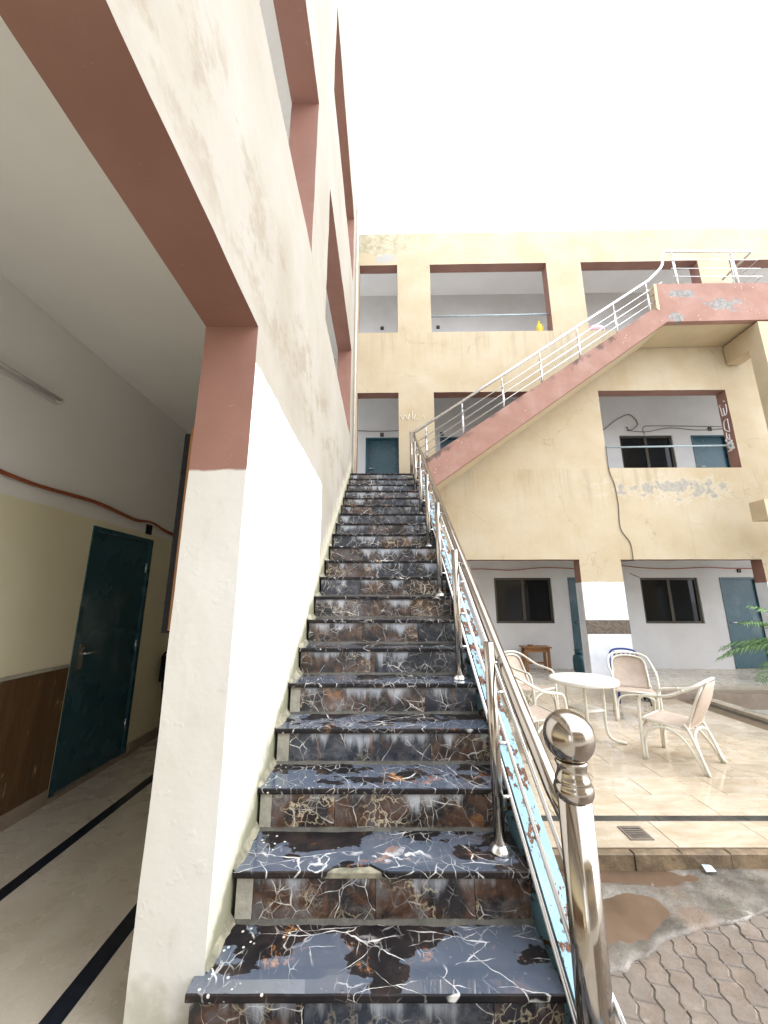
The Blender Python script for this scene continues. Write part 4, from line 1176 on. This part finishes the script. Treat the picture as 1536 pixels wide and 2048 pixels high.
# ================================================================== THINGS ON THE PATIO
def make_chair():
    root = empty('armchair', (0, 0, 0))
    T = .0155
    arm = smooth_path([(-.275, .25, .0), (-.275, .245, .30), (-.275, .235, .55), (-.278, .20, .635), (-.285, .10, .660), (-.29, -.05, .685), (-.275, -.20, .755), (-.245, -.31, .820), (-.15, -.362, .858), (0, -.375, .868),
                       (.15, -.362, .858), (.245, -.31, .820), (.275, -.20, .755), (.29, -.05, .685), (.285, .10, .660), (.278, .20, .635), (.275, .235, .55), (.275, .245, .30), (.275, .25, .0)], 5)
    MB().tube(arm, T, 10).build('arm_frame', 'chair', root)
    back = smooth_path([(-.225, -.17, .36), (-.230, -.22, .50), (-.225, -.275, .64), (-.212, -.318, .750), (-.145, -.345, .808), (0, -.355, .828), (.145, -.345, .808), (.212, -.318, .750), (.225, -.275, .64), (.230, -.22, .50), (.225, -.17, .36)], 5)
    MB().tube(back, .0138, 8).build('backrest_frame', 'chair', root)
    for s_ in (-1, 1):
        side = smooth_path([(s_ * .262, .228, 0), (s_ * .262, .215, .20), (s_ * .255, .15, .315), (s_ * .250, .03, .355), (s_ * .250, -.10, .31), (s_ * .258, -.21, .17), (s_ * .268, -.285, 0)], 5)
        MB().tube(side, .0138, 8).build('side_arch', 'chair', root)
        MB().tube(smooth_path([(s_ * .235, -.15, .43), (s_ * .240, -.19, .36), (s_ * .258, -.26, .17), (s_ * .272, -.315, 0)], 5), .0135, 10).build('rear_leg', 'chair', root)
        MB().tube([(s_ * .245, .235, .405), (s_ * .240, .0, .385), (s_ * .232, -.18, .375)], .0115, 8).build('seat_rail', 'chair', root)
    fa_ = smooth_path([(-.258, .243, .02), (-.245, .24, .22), (-.19, .238, .33), (0, .236, .37), (.19, .238, .33), (.245, .24, .22), (.258, .243, .02)], 5)
    MB().tube(fa_, .0120, 8).build('front_arch', 'chair', root)
    ra_ = smooth_path([(-.258, -.30, .02), (-.235, -.245, .22), (-.17, -.215, .33), (0, -.205, .36), (.17, -.215, .33), (.235, -.245, .22), (.258, -.30, .02)], 5)
    MB().tube(ra_, .0120, 8).build('rear_arch', 'chair', root)
    MB().tube([(-.245, .238, .402), (.245, .238, .402)], .011, 8).build('seat_rail', 'chair', root)
    for (bx_, by_, bz_) in ((.275, -.20, .755), (.287, .02, .672), (.15, -.362, .858)):
        for s_ in (-1, 1):
            c_ = Vector((s_ * bx_, by_, bz_)); nxt = min((Vector(q) for q in arm), key=lambda q: abs((q - c_).length - .03))
            d_ = (nxt - c_).normalized() * .016
            MB().tube([c_ - d_ * .7, c_ + d_ * .7], .0178, 10).build('binding', 'chair', root)
    # fabric seat and back
    vs = []; fs = []; n = 12; m_ = 10
    for i in range(n + 1):
        for j in range(m_ + 1):
            u, v = i / n * 2 - 1, j / m_
            x = u * (.248 - .012 * v); yv = .248 - v * .44
            z = .418 - .032 * v - .022 * (1 - u * u) * math.sin(math.pi * min(1, v + .12)) - .03 * max(0, .06 - v) * 10
            vs.append((x, yv, z))
    sid = len(vs)
    vs += [(x, y_, z - .005) for x, y_, z in vs]
    w = m_ + 1
    for i in range(n):
        for j in range(m_):
            a = i * w + j
            fs += [(a, a + 1, a + w + 1, a + w), (sid + a, sid + a + w, sid + a + w + 1, sid + a + 1)]
    for i in range(n): fs += [(i * w, i * w + w, sid + i * w + w, sid + i * w), (i * w + m_, sid + i * w + m_, sid + i * w + w + m_, i * w + w + m_)]
    for j in range(m_): fs += [(j, sid + j, sid + j + 1, j + 1), (n * w + j, n * w + j + 1, sid + n * w + j + 1, sid + n * w + j)]
    MB().add(vs, fs, 0, True).build('seat', 'sling', root)
    vs = []; fs = []
    def edge(v):   # half width and depth of the back at height fraction v
        hw = .235 if v < .55 else .235 - (.235 - .150) * ((v - .55) / .45) ** 2.2
        return hw
    for i in range(n + 1):
        for j in range(m_ + 1):
            u, v = i / n * 2 - 1, j / m_
            z = .375 + v * .463
            yv = -.165 - .205 * v ** 0.85 - .035 * (1 - u * u) * math.sin(math.pi * v)
            vs.append((u * edge(v), yv, z))
    sid = len(vs); vs += [(x, y_ - .006, z) for x, y_, z in vs]
    for i in range(n):
        for j in range(m_):
            a = i * w + j
            fs += [(a, a + w, a + w + 1, a + 1), (sid + a, sid + a + 1, sid + a + w + 1, sid + a + w)]
    for i in range(n): fs += [(i * w, sid + i * w, sid + i * w + w, i * w + w), (i * w + m_, i * w + w + m_, sid + i * w + w + m_, sid + i * w + m_)]
    for j in range(m_): fs += [(j, j + 1, sid + j + 1, sid + j), (n * w + j, sid + n * w + j, sid + n * w + j + 1, n * w + j + 1)]
    MB().add(vs, fs, 0, True).build('backrest', 'sling', root)
    return root
proto = make_chair()
spots = [((3.20, 4.63), (-.60, .80), 'white tube armchair nearest the palm, seen from behind, drawn back from the table'),
         ((3.68, 6.10), (-.42, -.90), 'white tube armchair facing out in front of the tiled pier'),
         ((1.74, 4.90), (.93, .28), 'white tube armchair partly hidden behind the steel handrail'),
         ((2.20, 6.22), (.55, -.82), 'white tube armchair in front of the small wooden stool')]
for i, ((x, y), (fx, fy), lab) in enumerate(spots):
    o = proto if i == 0 else copy_tree(proto)
    o.location = (x, y, PZ + 0.001); o.rotation_euler = (0, 0, math.atan2(fy, fx) - math.pi / 2)
    tag(o, lab, 'chair', 'beige armchairs round the patio table')

tb = empty('round_table', (2.53, 5.24, PZ + .001), R(20), 'round white table on curved tube legs between the armchairs', 'table')
MB().lathe([(.0001, .715), (.385, .715), (.398, .711), (.403, .702), (.403, .672), (.398, .665), (.385, .668), (.380, .695), (.0001, .695)], (0, 0, 0), 48).build('tabletop', 'tabletop', tb)
for k in range(4):
    a = math.pi / 4 + k * math.pi / 2; c_, s_ = math.cos(a), math.sin(a)
    path = smooth_path([(c_ * .21, s_ * .21, .69), (c_ * .205, s_ * .205, .40), (c_ * .20, s_ * .20, .17), (c_ * .235, s_ * .235, .06), (c_ * .31, s_ * .31, .025), (c_ * .40, s_ * .40, .016)], 6)
    MB().tube(path, .0165, 12).build('leg', 'chair', tb)
q = .145
MB().box(-q, q, -q, q, .365, .372).build('shelf', 'tabletop', tb)
for (a, b) in (((-q, -q), (q, -q)), ((q, -q), (q, q)), ((q, q), (-q, q)), ((-q, q), (-q, -q))):
    MB().tube([(*a, .355), (*b, .355)], .012, 8).build('shelf_rail', 'chair', tb)

# small wooden stool by the rear wall
s1 = wp(3.92, 1.22, VF)
stl = empty('wooden_stool', s1, R(-1), 'small brown wooden stool standing on the veranda under the window', 'stool')
MB().cbox(-.30, .30, -.17, .17, .485, .515, .006).build('stool_top', 'wood', stl)
for sx in (-1, 1):
    for syy in (-1, 1): MB().box(sx * .24 - .025, sx * .24 + .025, syy * .12 - .025, syy * .12 + .025, 0.001, .484).build('leg', 'wood', stl)
for syy in (-1, 1): MB().box(-.214, .214, syy * .12 - .012, syy * .12 + .012, .40, .478).build('apron', 'wood', stl)
MB().box(-.214, .214, -.012, .012, .15, .19).build('stretcher', 'wood', stl)
bx = MB().cbox(-.05, .05, -.03, .03, 0, .03, .004).build('small_box', 'wood'); bx.location = s1 + Vector((-.10, 0, .516)); tag(bx, 'tiny brown box lying on the wooden stool', 'box')
# gas cylinder
gc = empty('gas_cylinder', wp(4.80, 1.10, VF), 0, 'teal gas cylinder standing by the veranda door', 'gas cylinder')
MB().lathe([(.10, 0), (.11, .01), (.125, .04), (.13, .10), (.13, .26), (.115, .33), (.06, .375), (.035, .38), (.035, .40)], (0, 0, 0), 24).build('tank', 'cyl', gc)
MB().lathe([(.075, .36), (.08, .46), (.074, .46), (.069, .36)], (0, 0, 0), 20).build('collar', 'cyl', gc)
MB().tube([(0, 0, .40), (0, 0, .45)], .018, 10).build('valve', 'bronze', gc)
# blue plastic chair behind
pc = empty('plastic_chair', Vector((4.20, 7.04, PZ + .001)), R(160), 'dark blue plastic chair peeping over the armchair by the pier', 'chair')
for sx in (-1, 1):
    MB().tube([(sx * .23, .20, 0), (sx * .20, .19, .42)], [.018, .024], 8).build('leg', 'blue', pc)
    MB().tube([(sx * .23, -.22, 0), (sx * .20, -.19, .42)], [.018, .024], 8).build('leg', 'blue', pc)
MB().cbox(-.22, .22, -.21, .22, .42, .445, .01).build('seat', 'blue', pc)
vsb = []; 
arc = smooth_path([(-.215, -.20, .44), (-.225, -.25, .68), (-.17, -.275, .79), (0, -.285, .82), (.17, -.275, .79), (.225, -.25, .68), (.215, -.20, .44)], 6)
MB().tube(arc, .017, 8).build('backrest_frame', 'blue', pc)
for k in range(5):
    x = -.14 + k * .07; MB().box(x - .02, x + .02, -.262, -.25, .45, .775).build('backrest_slat', 'blue', pc)
# green bucket under the chair
gbk = MB().lathe([(.07, 0), (.085, .14), (.092, .145), (.088, .15), (.08, .14), (.065, .006), (.0001, .005)], (0, 0, 0), 20).build('bucket', 'green'); gbk.location = (4.55, 7.05, PZ + .001); tag(gbk, 'small green bucket behind the armchair by the pier', 'bucket')
# scrap of paper
sc_ = MB(); sc_.add([(-.035, -.02, 0), (.03, -.025, .004), (.034, .02, .012), (-.03, .024, .02), (0, 0, .03)], [(0, 1, 4), (1, 2, 4), (2, 3, 4), (3, 0, 4), (0, 3, 2, 1)])
so_ = sc_.build('paper_scrap', 'paper'); so_.location = (2.18, 3.045, .03); tag(so_, 'crumpled scrap of pale paper lying against the kerb', 'litter')
# yellow bottle and pink bag on the second floor sills
yb_ = empty('bottle', wp(4.23, .10, 7.802), 0, 'yellow plastic bottle standing on the second floor sill', 'bottle')
MB().lathe([(.055, 0), (.065, .01), (.065, .15), (.06, .20), (.035, .245), (.028, .26), (.028, .28)], (0, 0, 0), 18).build('bottle_body', 'yellow', yb_)
MB().tube([(0, 0, .28), (0, 0, .315)], .031, 12).build('cap', 'yellow', yb_)
MB().tube(smooth_path([(.05, 0, .23), (.085, 0, .20), (.085, 0, .13), (.062, 0, .10)], 5), .011, 8).build('handle', 'yellow', yb_)
bag = MB(); vs = []; fs = []
for i in range(9):
    for j in range(14):
        t = 2 * math.pi * j / 14; h = i / 8
        r_ = .17 * math.sin(math.pi * (0.12 + .80 * h)) * (1 + .25 * mnoise.noise(Vector((math.cos(t) * 2, math.sin(t) * 2, h * 3))))
        vs.append((r_ * 1.3 * math.cos(t), r_ * .6 * math.sin(t), h * .22))
for i in range(8):
    for j in range(14): fs.append((i * 14 + j, i * 14 + (j + 1) % 14, (i + 1) * 14 + (j + 1) % 14, (i + 1) * 14 + j))
fs += [tuple(range(13, -1, -1)), tuple(8 * 14 + j for j in range(14))]
bo = bag.add(vs, fs, 0, True).build('plastic_bag', 'pink'); bo.location = wp(5.55, .12, 7.80); tag(bo, 'crumpled pale pink bag on the second floor sill', 'bag')

# palm at the right edge
pm = empty('palm', (6.60, 5.95, -0.04), 0, 'young green palm with arching fronds at the right edge of the patio', 'palm')
MB().lathe([(.11, 0), (.10, .15), (.085, .5), (.075, .75), (.05, .95), (.001, 1.0)], (0, 0, 0), 14).build('trunk', 'trunk', pm)
pr_ = random.Random(11)
for k in range(22):
    az = 2 * math.pi * k / 22 + pr_.uniform(-.15, .15) + 0.15; L = pr_.uniform(1.15, 1.55); el = pr_.uniform(.35, 1.15)
    pts = []; d = Vector((math.cos(az) * math.cos(el), math.sin(az) * math.cos(el), math.sin(el))); p = Vector((0, 0, .88)); n = 18
    for i in range(n + 1):
        pts.append(p.copy()); p += d * (L / n); d = (d + Vector((0, 0, -.055 - .03 * i / n))).normalized()
    fr_ = MB().tube(pts, [.011 - .009 * i / n for i in range(n + 1)], 5).build('frond', 'stalk', pm)
    lf = MB()
    for i in range(2, n + 1):
        for h in (0, .5):
            if i + h > n: continue
            b0 = pts[i] if h == 0 else (pts[i] + pts[i + 1]) / 2
            tdir = (pts[min(i + 1, n)] - pts[i - 1]).normalized()
            side = tdir.cross(Vector((0, 0, 1))).normalized()
            for s_ in (-1, 1):
                ll = (.34 * math.sin(math.pi * (.15 + .8 * i / n)) + .05) * pr_.uniform(.85, 1.15)
                dd = (side * s_ + tdir * .75 + Vector((0, 0, .18 + pr_.uniform(-.15, .1)))).normalized()
                mid = b0 + dd * ll * .5 + Vector((0, 0, .01)); tip = b0 + dd * ll + Vector((0, 0, -.10 * ll / .3))
                wv = tdir * .011
                lf.add([b0 - wv * .5, b0 + wv * .5, mid + wv, mid - wv, tip, mid + Vector((0, 0, -.006))], [(0, 1, 2, 5), (0, 5, 3), (3, 5, 4), (5, 2, 4)])
    lf.build('leaflets', 'leaf', fr_)

# unseen wing added to block low sky and show in the steel and windows
ow = empty('added_reflection_wing', (-0.6, -8.0, 0), 0, 'unseen cream two-storey wing added behind the viewer for reflections', 'building')
oh = [(x, x + 2.8, z0, z1) for x in (1.0, 4.6, 8.2) for (z0, z1) in ((0.3, 2.57), (4.48, 6.27))]
holed_wall(lambda a, d, z: (a, -d, z), 0.0, 12.5, -0.1, 7.4, oh, 0.25, 2.0, 0, mats=(0, 0, 1)).build('front_wall', ['cream', 'brown'], ow)  # front of the added unseen wing
MB().box(0.0, 12.5, -1.9, -1.7, -0.1, 7.4).build('inner_wall', 'white', ow)
for z in (0.1, 3.85, 7.2): MB().box(0.0, 12.5, -1.698, -0.252, z, z + 0.2).build('corridor_slab', 'ceil', ow)
